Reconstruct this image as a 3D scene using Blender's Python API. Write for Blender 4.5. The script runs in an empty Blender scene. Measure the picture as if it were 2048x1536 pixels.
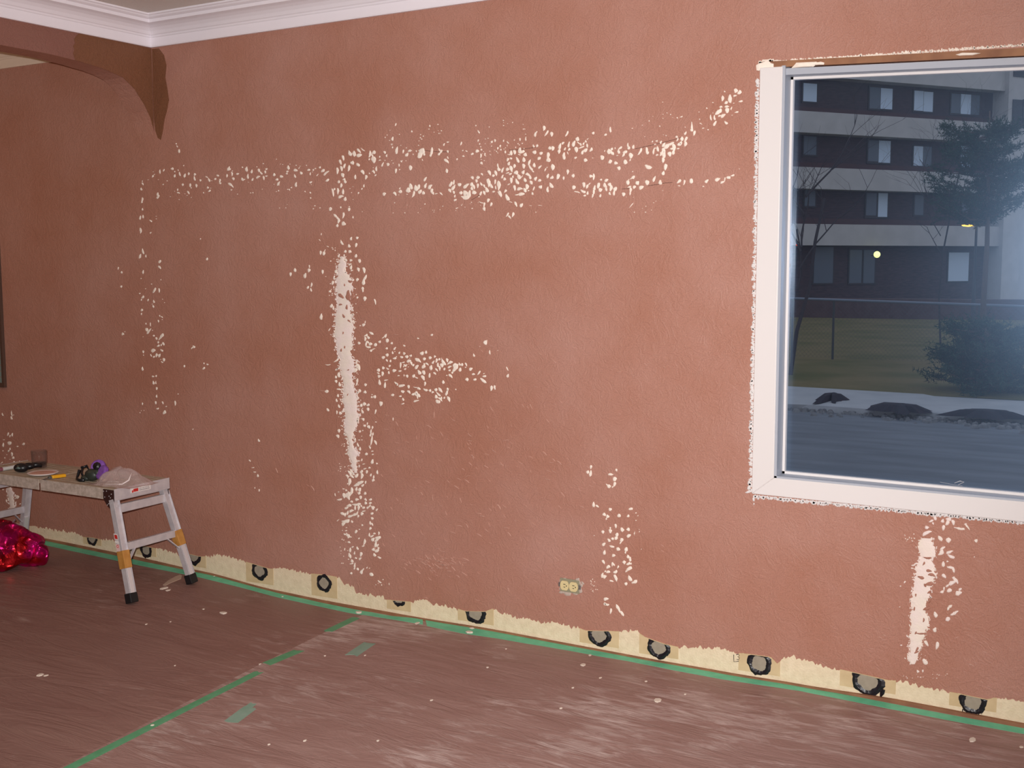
import bpy, bmesh, math, random
from mathutils import Vector, Matrix, noise
random.seed(7)
sc = bpy.context.scene
col = sc.collection
PI = math.pi

# ------------------------------------------------------------------ camera
F, YAW, PIT, ROL = 2300.016, -0.541242, 0.104482, -0.002729
CAM = Vector((4.017649, -3.61992, 1.385164))
fwd = Vector((math.sin(YAW)*math.cos(PIT), math.cos(YAW)*math.cos(PIT), -math.sin(PIT)))
rt0 = Vector((math.cos(YAW), -math.sin(YAW), 0)); up0 = rt0.cross(fwd)
RT = rt0*math.cos(ROL) + up0*math.sin(ROL)
UP = -rt0*math.sin(ROL) + up0*math.cos(ROL)
cd = bpy.data.cameras.new('camera'); cam = bpy.data.objects.new('camera', cd); col.objects.link(cam)
cd.sensor_width = 36; cd.sensor_fit = 'HORIZONTAL'; cd.lens = F/2048*36
cd.clip_start = 0.05; cd.clip_end = 400
cam.matrix_world = Matrix(((RT.x, UP.x, -fwd.x, CAM.x), (RT.y, UP.y, -fwd.y, CAM.y), (RT.z, UP.z, -fwd.z, CAM.z), (0, 0, 0, 1)))
sc.camera = cam

# ------------------------------------------------------------------ light
w = bpy.data.worlds.new('world'); sc.world = w; w.use_nodes = True
bg = w.node_tree.nodes['Background']
bg.inputs[0].default_value = (0.74, 0.82, 1.0, 1); bg.inputs[1].default_value = 0.60
def lamp(name, kind, loc, power, color, size=0.1, target=None, size_y=None):
    l = bpy.data.lights.new(name, kind); l.energy = power; l.color = color
    if kind == 'AREA':
        l.size = size
        if size_y: l.shape = 'RECTANGLE'; l.size_y = size_y
    else: l.shadow_soft_size = size
    o = bpy.data.objects.new(name, l); col.objects.link(o); o.location = loc
    if target is not None:
        o.rotation_euler = (Vector(target)-Vector(loc)).to_track_quat('-Z', 'Y').to_euler()
    return o
fl = CAM + UP*0.055 - RT*0.035
fo = lamp('camera_flash', 'SPOT', fl, 640, (1.0, 0.975, 0.96), 0.014, fl + fwd*4 - RT*0.30 - UP*0.02)
fo.data.spot_size = math.radians(98); fo.data.spot_blend = 1.0
lamp('room_fill_lamp', 'POINT', (4.9, -4.3, 2.1), 10, (1.0, 0.80, 0.62), 0.12)  # unseen warm fill lamp, added to lift the flash shadows
lamp('next_room_lamp', 'POINT', (-1.3, -1.3, 1.7), 7.5, (1.0, 0.62, 0.35), 0.12)
sc.view_settings.view_transform = 'Standard'; sc.view_settings.look = 'None'
sc.view_settings.gamma = 1; sc.view_settings.use_curve_mapping = False
sc.view_settings.exposure = 0.0

# ------------------------------------------------------------------ helpers
def ray(px, py): return fwd + RT*((px-1024)/F) - UP*((py-768)/F)
def on(px, py, ax, v):
    d = ray(px, py); return CAM + d*((v-CAM[ax])/d[ax])
def W(px, py, y=0.0):
    p = on(px, py, 1, y); return p.x, p.z
def lin(c): return tuple(((v/255)/12.92 if v/255 <= .04045 else ((v/255+.055)/1.055)**2.4) for v in c) + (1,)
SAG = [(-6, .0), (-2.2, .01), (-.84, .019), (-.3, .014), (.2, .002), (.68, -.022), (.93, -.025), (1.31, -.022), (1.8, -.012), (2.4, -.011), (2.7, -.007), (2.95, -.001), (3.26, .009), (3.7, .008), (7, 0)]
def zf(x, y):
    for (a, za), (b, zb) in zip(SAG, SAG[1:]):
        if a <= x <= b:
            t = (x-a)/(b-a); t = t*t*(3-2*t); z = za+(zb-za)*t; break
    else: z = 0
    return z*math.exp(min(0, y)/0.35)
def FL(px, py):
    p = on(px, py, 2, 0); p = on(px, py, 2, zf(p.x, p.y)); return p.x, p.y

class MB:
    def __init__(s): s.v = []; s.f = []; s.m = []; s.mi = 0
    def add(s, vs, fs):
        n = len(s.v); s.v += [tuple(v) for v in vs]; s.f += [tuple(i+n for i in f) for f in fs]; s.m += [s.mi]*len(fs)
    def box(s, lo, hi, M=None):
        x0, y0, z0 = lo; x1, y1, z1 = hi
        vs = [Vector(p) for p in ((x0,y0,z0),(x1,y0,z0),(x1,y1,z0),(x0,y1,z0),(x0,y0,z1),(x1,y0,z1),(x1,y1,z1),(x0,y1,z1))]
        if M: vs = [M @ v for v in vs]
        s.add(vs, [(0,3,2,1),(4,5,6,7),(0,1,5,4),(1,2,6,5),(2,3,7,6),(3,0,4,7)])
    def bar(s, a, b, w_, d_, side=(0,1,0)):
        """box beam from a to b, w_ along side, d_ across"""
        a = Vector(a); b = Vector(b); z = (b-a).normalized(); x = Vector(side); x = (x - z*x.dot(z)).normalized(); y = z.cross(x)
        vs = []
        for p in (a, b):
            for sx, sy in ((-1,-1),(1,-1),(1,1),(-1,1)): vs.append(p + x*sx*w_/2 + y*sy*d_/2)
        s.add(vs, [(0,3,2,1),(4,5,6,7),(0,1,5,4),(1,2,6,5),(2,3,7,6),(3,0,4,7)])
    def tube(s, pts, r, n=8, cap=True, flat=1.0):
        pts = [Vector(p) for p in pts]; rs = r if isinstance(r, (list, tuple)) else [r]*len(pts)
        vs = []; up = Vector((0,0,1))
        for i, p in enumerate(pts):
            t = (pts[min(i+1, len(pts)-1)] - pts[max(i-1, 0)]).normalized()
            a = t.cross(up)
            if a.length < .05: a = t.cross(Vector((0,1,0)))
            a.normalize(); b = t.cross(a)
            for k in range(n):
                an = 2*PI*k/n; vs.append(p + a*math.cos(an)*rs[i] + b*math.sin(an)*rs[i]*flat)
        fs = []
        for i in range(len(pts)-1):
            for k in range(n):
                k2 = (k+1) % n; fs.append((i*n+k, i*n+k2, (i+1)*n+k2, (i+1)*n+k))
        if cap: fs += [tuple(range(n-1, -1, -1)), tuple(range((len(pts)-1)*n, len(pts)*n))]
        s.add(vs, fs)
    def lathe(s, prof, n=24, M=None, c=(0,0,0)):
        vs = []; c = Vector(c)
        for r, z in prof:
            for k in range(n):
                an = 2*PI*k/n; v = Vector((r*math.cos(an), r*math.sin(an), z)); vs.append((M @ v if M else v) + c)
        fs = [(i*n+k, i*n+(k+1) % n, (i+1)*n+(k+1) % n, (i+1)*n+k) for i in range(len(prof)-1) for k in range(n)]
        if prof[0][0] > 1e-5: fs.append(tuple(range(n-1, -1, -1)))
        if prof[-1][0] > 1e-5: fs.append(tuple(range((len(prof)-1)*n, len(prof)*n)))
        s.add(vs, fs)
    def prism(s, poly, d):
        """poly: list of 3D points, extruded by vector d"""
        n = len(poly); d = Vector(d); P = [Vector(p) for p in poly]
        s.add(P + [p+d for p in P], [tuple(range(n-1, -1, -1)), tuple(range(n, 2*n))] + [(i, (i+1) % n, (i+1) % n+n, i+n) for i in range(n)])
    def fleck(s, x, z, pts, y=-0.0004, h=0.0022):
        """raised dab on the y=0 wall, pts = outline offsets in (x, z)"""
        n = len(pts)
        cx = sum(p[0] for p in pts)/n; cz = sum(p[1] for p in pts)/n
        vs = [(x+p[0], 0.004, z+p[1]) for p in pts] + [(x+p[0], y, z+p[1]) for p in pts] + [(x+cx+(p[0]-cx)*.6, -h, z+cz+(p[1]-cz)*.6) for p in pts]
        fs = [(i, i+n, (i+1) % n+n, (i+1) % n) for i in range(n)] + [(i+n, i+2*n, (i+1) % n+2*n, (i+1) % n+n) for i in range(n)]
        fs.append(tuple(range(2*n, 3*n)))
        s.add(vs, fs)
    def build(s, name, mat, parent=None, smooth=False, bevel=0, loc=None, rz=0):
        me = bpy.data.meshes.new(name); me.from_pydata(s.v, [], s.f); me.update()
        b = bmesh.new(); b.from_mesh(me); bmesh.ops.recalc_face_normals(b, faces=b.faces); b.to_mesh(me); b.free()
        mats = mat if isinstance(mat, (list, tuple)) else [mat]
        for m in mats: me.materials.append(m)
        if len(mats) > 1:
            for p, i in zip(me.polygons, s.m): p.material_index = i
        if smooth:
            for p in me.polygons: p.use_smooth = True
        o = bpy.data.objects.new(name, me); col.objects.link(o)
        if parent: o.parent = parent
        if loc: o.location = loc
        if rz: o.rotation_euler = (0, 0, rz)
        if bevel:
            m = o.modifiers.new('bevel', 'BEVEL'); m.width = bevel; m.segments = 2; m.limit_method = 'ANGLE'; m.angle_limit = .6
        return o
def tag(o, label, cat, group=None, kind=None):
    o['label'] = label; o['category'] = cat
    if group: o['group'] = group
    if kind: o['kind'] = kind
    return o
def struct(o): o['kind'] = 'structure'; return o
def empty(name, loc, rz=0):
    o = bpy.data.objects.new(name, None); col.objects.link(o); o.location = loc; o.rotation_euler = (0, 0, rz); o.empty_display_size = .1; return o

# ------------------------------------------------------------------ materials
def nodes(name):
    m = bpy.data.materials.new(name); m.use_nodes = True
    nt = m.node_tree; b = nt.nodes['Principled BSDF']; return m, nt, b
def mat(name, c, rough=.6, metal=0, spec=.5, var=0.0, vscale=8, bump=0, bscale=60, c2=None, emit=None, es=1, stretch=None, lo=.35, hi=.65, bdist=.01, detail=4):
    m, nt, b = nodes(name); N = nt.nodes; L = nt.links
    cc = c if len(c) == 4 else lin(c)
    b.inputs['Base Color'].default_value = cc; b.inputs['Roughness'].default_value = rough; b.inputs['Metallic'].default_value = metal
    b.inputs['Specular IOR Level'].default_value = spec
    tc = N.new('ShaderNodeTexCoord'); src = tc.outputs['Object']
    if stretch:
        mp = N.new('ShaderNodeMapping'); mp.inputs['Scale'].default_value = stretch[:3]
        if len(stretch) > 3: mp.inputs['Rotation'].default_value = (0, 0, stretch[3])
        L.new(src, mp.inputs['Vector']); src = mp.outputs['Vector']
    if c2 or var:
        nz = N.new('ShaderNodeTexNoise'); nz.inputs['Scale'].default_value = vscale; nz.inputs['Detail'].default_value = detail
        L.new(src, nz.inputs['Vector'])
        cr = N.new('ShaderNodeValToRGB'); cr.color_ramp.elements[0].position = lo; cr.color_ramp.elements[1].position = hi
        c2_ = (lin(c2) if len(c2) == 3 else c2) if c2 else tuple(min(1, v*(1+var)) for v in cc[:3]) + (1,)
        c1_ = cc if c2 else tuple(v*(1-var) for v in cc[:3]) + (1,)
        cr.color_ramp.elements[0].color = c1_; cr.color_ramp.elements[1].color = c2_
        L.new(nz.outputs['Fac'], cr.inputs['Fac']); L.new(cr.outputs['Color'], b.inputs['Base Color'])
    if bump:
        n2 = N.new('ShaderNodeTexNoise'); n2.inputs['Scale'].default_value = bscale; n2.inputs['Detail'].default_value = 3
        L.new(src, n2.inputs['Vector'])
        bp = N.new('ShaderNodeBump'); bp.inputs['Strength'].default_value = bump; bp.inputs['Distance'].default_value = bdist
        L.new(n2.outputs['Fac'], bp.inputs['Height']); L.new(bp.outputs['Normal'], b.inputs['Normal'])
    if emit:
        b.inputs['Emission Color'].default_value = lin(emit); b.inputs['Emission Strength'].default_value = es
    return m

def wall_material(name, base, dusty):
    m, nt, b = nodes(name); N = nt.nodes; L = nt.links
    tc = N.new('ShaderNodeTexCoord')
    n1 = N.new('ShaderNodeTexNoise'); n1.inputs['Scale'].default_value = 1.6; n1.inputs['Detail'].default_value = 5; n1.inputs['Roughness'].default_value = .6
    n3 = N.new('ShaderNodeTexNoise'); n3.inputs['Scale'].default_value = 260; n3.inputs['Detail'].default_value = 2
    L.new(tc.outputs['Object'], n1.inputs['Vector']); L.new(tc.outputs['Object'], n3.inputs['Vector'])
    cr = N.new('ShaderNodeValToRGB'); cr.color_ramp.elements[0].position = .38; cr.color_ramp.elements[1].position = .72
    cr.color_ramp.elements[0].color = lin(base); cr.color_ramp.elements[1].color = lin(dusty)
    L.new(n1.outputs['Fac'], cr.inputs['Fac'])
    mx = N.new('ShaderNodeMix'); mx.data_type = 'RGBA'; mx.blend_type = 'MULTIPLY'; mx.inputs[0].default_value = 1
    c2 = N.new('ShaderNodeValToRGB'); c2.color_ramp.elements[0].position = .3; c2.color_ramp.elements[1].position = .7
    c2.color_ramp.elements[0].color = (.86, .86, .86, 1); c2.color_ramp.elements[1].color = (1.1, 1.1, 1.1, 1)
    L.new(n3.outputs['Fac'], c2.inputs['Fac'])
    L.new(cr.outputs['Color'], mx.inputs[6]); L.new(c2.outputs['Color'], mx.inputs[7]); L.new(mx.outputs[2], b.inputs['Base Color'])
    b.inputs['Roughness'].default_value = .55; b.inputs['Specular IOR Level'].default_value = .35
    # trowelled skip texture: curved shallow ridges
    nd = N.new('ShaderNodeTexNoise'); nd.inputs['Scale'].default_value = 9; L.new(tc.outputs['Object'], nd.inputs['Vector'])
    ad = N.new('ShaderNodeVectorMath'); ad.operation = 'MULTIPLY_ADD'; ad.inputs[1].default_value = (.16, .16, .16)
    L.new(nd.outputs['Color'], ad.inputs[0]); L.new(tc.outputs['Object'], ad.inputs[2])
    vo = N.new('ShaderNodeTexNoise'); vo.inputs['Scale'].default_value = 44; vo.inputs['Detail'].default_value = 2.5; vo.inputs['Distortion'].default_value = 1.1
    L.new(ad.outputs[0], vo.inputs['Vector'])
    r2 = N.new('ShaderNodeValToRGB'); r2.color_ramp.elements[0].position = .44; r2.color_ramp.elements[1].position = .58
    L.new(vo.outputs['Fac'], r2.inputs['Fac'])
    fb = N.new('ShaderNodeTexNoise'); fb.inputs['Scale'].default_value = 130; fb.inputs['Detail'].default_value = 3; L.new(tc.outputs['Object'], fb.inputs['Vector'])
    mm = N.new('ShaderNodeMath'); mm.operation = 'MULTIPLY_ADD'; mm.inputs[1].default_value = .35
    L.new(fb.outputs['Fac'], mm.inputs[0]); L.new(r2.outputs['Color'], mm.inputs[2])
    bp = N.new('ShaderNodeBump'); bp.inputs['Strength'].default_value = .5; bp.inputs['Distance'].default_value = .0013
    L.new(mm.outputs[0], bp.inputs['Height']); L.new(bp.outputs['Normal'], b.inputs['Normal'])
    return m
M_wall = wall_material('brown_textured_paint', (170, 118, 99), (182, 136, 122))
M_wall_clean = wall_material('fresh_dark_brown_paint', (122, 80, 56), (128, 84, 60))
M_filler = mat('cream_filler', (246, 234, 220), .8, bump=.3, bscale=300, bdist=.002, spec=.2, c2=(240, 224, 210), vscale=30)
M_filler_pink = mat('pale_pink_filler', (238, 220, 214), .8, bump=.5, bscale=160, bdist=.002, spec=.2, c2=(236, 222, 208), vscale=14)
M_plaster = mat('bare_plaster_paper', (224, 205, 174), .85, bump=.6, bscale=150, bdist=.003, spec=.2, c2=(234, 216, 186), vscale=40)
M_smooth_tan = mat('tan_backing_paper', (203, 177, 138), .8, spec=.2, c2=(214, 189, 150), vscale=20)
M_glue = mat('black_glue', (28, 25, 32), .35, bump=.5, bscale=120, bdist=.003)
M_plug = mat('grey_plaster', (158, 146, 130), .85, spec=.2, var=.06, vscale=60)
M_white = mat('white_gloss_trim', (226, 220, 218), .35, spec=.4)
M_crown = mat('white_crown_paint', (238, 232, 238), .45, spec=.4)
M_vinyl = mat('grey_white_frame', (172, 176, 186), .4)
M_ceil = mat('stipple_ceiling', (232, 228, 222), .9, bump=.8, bscale=110, bdist=.004, spec=.2)
M_wood = mat('raw_brown_wood', (132, 88, 62), .7, c2=(156, 110, 78), vscale=12, stretch=(1, 1, 1))
M_tape = mat('green_masking_tape', (98, 192, 150), .6, c2=(112, 204, 164), vscale=25, bump=.4, bscale=60, bdist=.002)
M_tape3 = mat('green_seam_tape', (86, 152, 108), .6, c2=(98, 162, 120), vscale=25)
M_tape2 = mat('dusty_green_tape', (126, 158, 138), .7, c2=(140, 164, 148), vscale=20)
M_chip = mat('white_plaster_chip', (226, 212, 196), .8)
M_steel = mat('grey_metal', (150, 150, 152), .4, .8)

def floor_material(name, dark, light, dust, seed, lo, hi):
    m, nt, b = nodes(name); N = nt.nodes; L = nt.links
    tc = N.new('ShaderNodeTexCoord')
    mp = N.new('ShaderNodeMapping'); mp.inputs['Rotation'].default_value = (0, 0, -.16); mp.inputs['Scale'].default_value = (1.0, 4.0, 1); mp.inputs['Location'].default_value = (seed, seed, 0)
    L.new(tc.outputs['Object'], mp.inputs['Vector'])
    def nz(scale, det, vec, dist=0):
        n = N.new('ShaderNodeTexNoise'); n.inputs['Scale'].default_value = scale; n.inputs['Detail'].default_value = det; n.inputs['Distortion'].default_value = dist
        n.inputs['Roughness'].default_value = .7
        L.new(vec, n.inputs['Vector']); return n
    a = nz(2.2, 9, mp.outputs['Vector'], .5); c = nz(7, 9, mp.outputs['Vector'], .7); d = nz(1.1, 3, tc.outputs['Object'])
    r1 = N.new('ShaderNodeValToRGB'); r1.color_ramp.elements[0].position = .28; r1.color_ramp.elements[1].position = .74
    r1.color_ramp.elements[0].color = lin(dark); r1.color_ramp.elements[1].color = lin(light)
    L.new(a.outputs['Fac'], r1.inputs['Fac'])
    mu = N.new('ShaderNodeMath'); mu.operation = 'MULTIPLY'; L.new(c.outputs['Fac'], mu.inputs[0]); L.new(d.outputs['Fac'], mu.inputs[1])
    r2 = N.new('ShaderNodeValToRGB'); r2.color_ramp.elements[0].position = lo; r2.color_ramp.elements[1].position = hi
    r2.color_ramp.elements[0].color = (0, 0, 0, 1); r2.color_ramp.elements[1].color = (.8, .8, .8, 1)
    L.new(mu.outputs[0], r2.inputs['Fac'])
    mx = N.new('ShaderNodeMix'); mx.data_type = 'RGBA'; mx.inputs[7].default_value = lin(dust)
    L.new(r2.outputs['Color'], mx.inputs[0]); L.new(r1.outputs['Color'], mx.inputs[6]); L.new(mx.outputs[2], b.inputs['Base Color'])
    rr = N.new('ShaderNodeMapRange'); rr.inputs[3].default_value = .38; rr.inputs[4].default_value = .62
    L.new(a.outputs['Fac'], rr.inputs[0]); L.new(rr.outputs[0], b.inputs['Roughness'])
    b.inputs['Specular IOR Level'].default_value = .45
    w1 = nz(2.4, 4, mp.outputs['Vector'], 1.6)
    bp = N.new('ShaderNodeBump'); bp.inputs['Strength'].default_value = .55; bp.inputs['Distance'].default_value = .016
    L.new(w1.outputs['Fac'], bp.inputs['Height']); L.new(bp.outputs['Normal'], b.inputs['Normal'])
    return m
M_sheetA = floor_material('brown_floor_paper', (134, 98, 90), (150, 116, 106), (186, 160, 152), 0, .32, .47)
M_sheetB = floor_material('dusty_brown_floor_paper', (144, 110, 102), (162, 130, 122), (214, 196, 190), 4, .27, .45)

# ------------------------------------------------------------------ room shell
XR, YB, XL, ZC = 5.6, -5.2, -3.4, 2.45
WX0, WX1, WZ0 = 2.845, 4.75, 0.688       # window opening
def wtop(x): return 2.004 - (x-2.77)*0.042
b = MB()
def slab(x0, x1, zl, zh):
    """wall piece y 0..0.068; zl, zh are (left, right) heights"""
    vs = [(x0,0,zl[0]),(x1,0,zl[1]),(x1,0,zh[1]),(x0,0,zh[0]),(x0,.068,zl[0]),(x1,.068,zl[1]),(x1,.068,zh[1]),(x0,.068,zh[0])]
    b.add(vs, [(0,1,2,3),(5,4,7,6),(0,4,5,1),(3,2,6,7),(0,3,7,4),(1,5,6,2)])
slab(XL, WX0, (-.05,-.05), (ZC,ZC)); slab(WX1, XR, (-.05,-.05), (ZC,ZC))
slab(WX0, WX1, (-.05,-.05), (WZ0,WZ0)); slab(WX0, WX1, (wtop(WX0), wtop(WX1)), (ZC,ZC))
wall = struct(b.build('wall_back', M_wall))
b = MB(); b.box((XR, YB, -.05), (XR+.12, .16, ZC)); struct(b.build('wall_right', M_wall))
b = MB(); b.box((XL-.12, YB-.12, -.05), (XR+.12, YB, ZC)); struct(b.build('wall_front', M_wall))
b = MB(); b.box((XL-.12, YB, -.05), (XL, .16, ZC)); struct(b.build('wall_left', M_wall))
# arch header between the two rooms: face at x=0, 0.13 thick
curve = [(0, 1.955), (-.013, 2.02), (-.028, 2.05), (-.05, 2.079), (-.075, 2.113), (-.102, 2.141), (-.13, 2.163), (-.162, 2.181), (-.21, 2.195), (-.268, 2.205), (-.383, 2.217), (-.528, 2.225), (-.75, 2.226), (-1.6, 2.226), (-2.5, 2.226), (-3.0, 2.2), (-3.2, 2.14), (-3.32, 2.0), (-3.34, 1.9), (-3.34, 0), (YB, 0)]
b = MB(); T = .125
top = [(y, ZC) for y, z in curve]
n = len(curve)
for x in (0, -T):
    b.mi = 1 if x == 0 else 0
    b.add([(x, y, z) for y, z in curve] + [(x, y, ZC) for y, z in curve], [(i, i+1, i+1+n, i+n) for i in range(n-1)])
b.mi = 0
b.add([(0, y, z) for y, z in curve] + [(-T, y, z) for y, z in curve], [(i, i+1, i+1+n, i+n) for i in range(n-1)])
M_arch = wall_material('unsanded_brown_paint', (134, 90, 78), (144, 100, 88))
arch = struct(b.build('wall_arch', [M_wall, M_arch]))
# fresh dark paint cut in around the corner under the crown
b = MB()
arc = [(150, 120), (159, 123), (205, 137), (246, 155), (269, 178), (289, 210), (301, 236), (307, 258)]
poly = []
for px, py in [(303, 98), (255, 86), (205, 75), (158, 66), (152, 72), (148, 79), (150, 86), (146, 92), (149, 99), (146, 106), (148, 113)] + arc:
    p = on(px, py, 0, .0); poly.append((p.y, min(p.z, 2.33)))
poly = [(min(-.0015, y), z) for y, z in poly]
b.prism([(0.0012, y, z) for y, z in poly], (-.002, 0, 0)); b.build('dark_paint', M_wall_clean, arch)
b = MB()
pts = [(304.5, 98), (318, 97), (328, 110), (333, 130), (331, 155), (335, 178), (338, 200), (334, 222), (329, 240), (326, 262), (322, 280), (316, 276), (311, 262), (306.5, 235), (305.5, 180)]
b.prism([(max(.0016, W(px, py)[0]), -.0013, W(px, py)[1]) for px, py in pts], (0, .002, 0)); b.build('dark_paint', M_wall_clean, wall)

# floor with its gentle sag
def sheet(name, m, inside, dz, x0=XL, x1=XR, y0=YB, y1=0.0, nx=90, ny=52, thick=.0, parent=None):
    b = MB(); idx = {}
    ys = [y0 + (y1-y0)*(1-(1-j/ny)**1.7) for j in range(ny+1)]
    for j, y in enumerate(ys):
        for i in range(nx+1):
            x = x0+(x1-x0)*i/nx; idx[i, j] = len(b.v); b.v.append((x, y, zf(x, y)+dz))
    for j in range(ny):
        for i in range(nx):
            b.f.append((idx[i,j], idx[i+1,j], idx[i+1,j+1], idx[i,j+1])); b.m.append(0)
    return b.build(name, m, parent, smooth=True)
M_floor = mat('old_board_floor', (120, 84, 62), .6, c2=(140, 100, 76), vscale=6)
struct(sheet('floor', M_floor, None, -.004))
# two protective paper sheets; the seam line on the floor
SA = Vector(FL(130, 1536)); SB = Vector(FL(745, 1224))
sd = (SB-SA).normalized(); 
def seam_x(y): return SA.x + (SB.x-SA.x)*(y-SA.y)/(SB.y-SA.y)
def paper_z(x, y, left=None):
    if left is None: left = x < seam_x(y)-.008
    wr = (noise.noise(Vector((x*1.3, y*4.0, 3 if left else 9)))*.0035 + noise.noise(Vector((x*4, y*9, 1)))*.0015)*min(1, .15+abs(x-seam_x(y))*3)
    return zf(x, y)+(.0015 if left else .0026)+max(0, wr)
def paper(name, m, left, dz):
    b = MB(); NX, NY = 70, 60; rows = []
    for j in range(NY+1):
        y = -.028 + (YB+.05)*(j/NY)**1.6 if j else -.028
        y = max(y, YB+.02)
        xs = seam_x(y); xs = min(max(xs, XL+.3), XR-.3)
        a, c = (XL+.02, xs+.03) if left else (xs-.008, XR-.02)
        row = []
        for i in range(NX+1):
            x = a+(c-a)*i/NX
            row.append((x, y, paper_z(x, y, left)))
        rows.append(row)
    vs = [p for r in rows for p in r]; k = NX+1
    b.add(vs, [(j*k+i, j*k+i+1, (j+1)*k+i+1, (j+1)*k+i) for j in range(NY) for i in range(NX)])
    o = b.build(name, m, smooth=True)
    s = o.modifiers.new('thickness', 'SOLIDIFY'); s.thickness = .0012; s.offset = -1; s.use_rim = False
    return o
tag(paper('floor_paper', M_sheetA, True, .0015), 'brown protective floor paper under the work platform, left of the green seam tape', 'floor paper')
tag(paper('floor_paper', M_sheetB, False, .0026), 'dusty lighter brown protective floor paper right of the green seam tape', 'floor paper')
b = MB(); b.box((XL-.12, YB-.12, ZC), (XR+.12, .16, ZC+.1)); struct(b.build('ceiling', M_ceil))

# crown mouldings: profile (out from wall, z)
prof = [(0, 2.329), (.011, 2.329), (.013, 2.334), (.013, 2.368), (.017, 2.371), (.019, 2.377), (.024, 2.380), (.032, 2.392), (.044, 2.403), (.060, 2.411), (.075, 2.415), (.080, 2.416), (.081, 2.429), (.085, 2.430), (.093, 2.435), (.097, 2.441), (.102, 2.443), (.102, 2.4505), (0, 2.4505)]
def crown(name, fn0, fn1, m=M_crown):
    b = MB(); n = len(prof)
    b.add([fn0(p, z) for p, z in prof] + [fn1(p, z) for p, z in prof], [(i, (i+1) % n, (i+1) % n+n, i+n) for i in range(n)] + [tuple(range(n)), tuple(range(n, 2*n))])
    return struct(b.build(name, m))
crown('trim_1', lambda p, z: (p, -p, z), lambda p, z: (XR-p, -p, z))
crown('trim_2', lambda p, z: (p, -p, z), lambda p, z: (p, YB+p, z))
crown('trim_3', lambda p, z: (XL+p, -p, z), lambda p, z: (-T-p, -p, z), mat('cream_crown_paint', (226, 208, 190), .45))

# bare strip where the baseboard was
def zline(pts):
    q = sorted((W(px, py)) for px, py in pts)
    def f(x):
        if x <= q[0][0]: return q[0][1]
        for (a, za), (c, zc) in zip(q, q[1:]):
            if x <= c: return za+(zc-za)*(x-a)/max(1e-6, c-a)
        return q[-1][1]
    return f, q
TOPPX = [(60,1052),(95,1058),(125,1063),(148,1065),(167,1074),(185,1075),(203,1079),(224,1080),(258,1086),(271,1087),(290,1092),(312,1097),(333,1100),(350,1106),(365,1113),(380,1108),(395,1112),(404,1113),(412,1113),(429,1110),(459,1113),(479,1120),(508,1128),(541,1138),(564,1136),(617,1147),(640,1148.5),(664,1152),(678,1155),(687,1167),(708,1173),(711,1185),(737,1190),(768,1193),(769,1199),(828,1204),(845,1199),(869,1208),(914,1217),(930,1222),(971,1223),(986,1217),(1000,1224),(1027,1234),(1061,1239),(1085,1246),(1105,1244),(1134,1251),(1156,1255),(1171,1261),(1220,1262),(1234,1263),(1273,1260),(1278,1266),(1290,1274),(1330,1288),(1361,1295),(1381,1295),(1415,1295),(1452,1297),(1466,1305),(1498,1308),(1542,1314),(1556,1329),(1565,1317),(1577,1313),(1612,1320),(1653,1335),(1682,1339),(1741,1352),(1779,1361),(1800,1361),(1829,1370),(1873,1379),(1917,1387),(1975,1399),(1990,1395),(2048,1404)]
ztop, q = zline(TOPPX)
xs = []; x = -2.6
while x < 5.5: xs.append(x); x += .0045 if -1 < x < 3.8 else .05
rnd = random.Random(3)
smooth_spans = []   # under the ring patches the edge is cleaner
RINGS = [(185,1077,10.5,14,0),(293,1099,11.5,17,0),(389,1110,13.5,20.5,0),(520,1141,16,19,0),(649,1166,15,17.6,1),(798,1196,14,16.5,0),(952,1227,21,20,0),(1199,1270,23,23,0),(1318,1294,23,23,0),(1519,1326,24.5,25,0),(1736,1362,33,28,0),(1946,1403,28,25,0)]
for r in RINGS:
    smooth_spans.append((W(r[0]-r[2]*1.7, r[1])[0], W(r[0]+r[2]*1.7, r[1])[0]))
def rag(x):
    amp = .0015 if any(a < x < c for a, c in smooth_spans) else .0075
    return ztop(x) + amp*(noise.noise(Vector((x*70, 0, 0)))*1.3 + rnd.uniform(-.7, .7))
zt = [rag(x) for x in xs]
b = MB(); n = len(xs)
vs = [(x, -.0012, z) for x, z in zip(xs, zt)] + [(x, -.0016, -.045) for x in xs] + [(x, .002, z) for x, z in zip(xs, zt)]
b.add(vs, [(i, i+1, i+1+n, i+n) for i in range(n-1)] + [(i, i+1, i+1+2*n, i+2*n) for i in range(n-1)])
b.build('bare_plaster_strip', M_plaster, wall)
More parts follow.
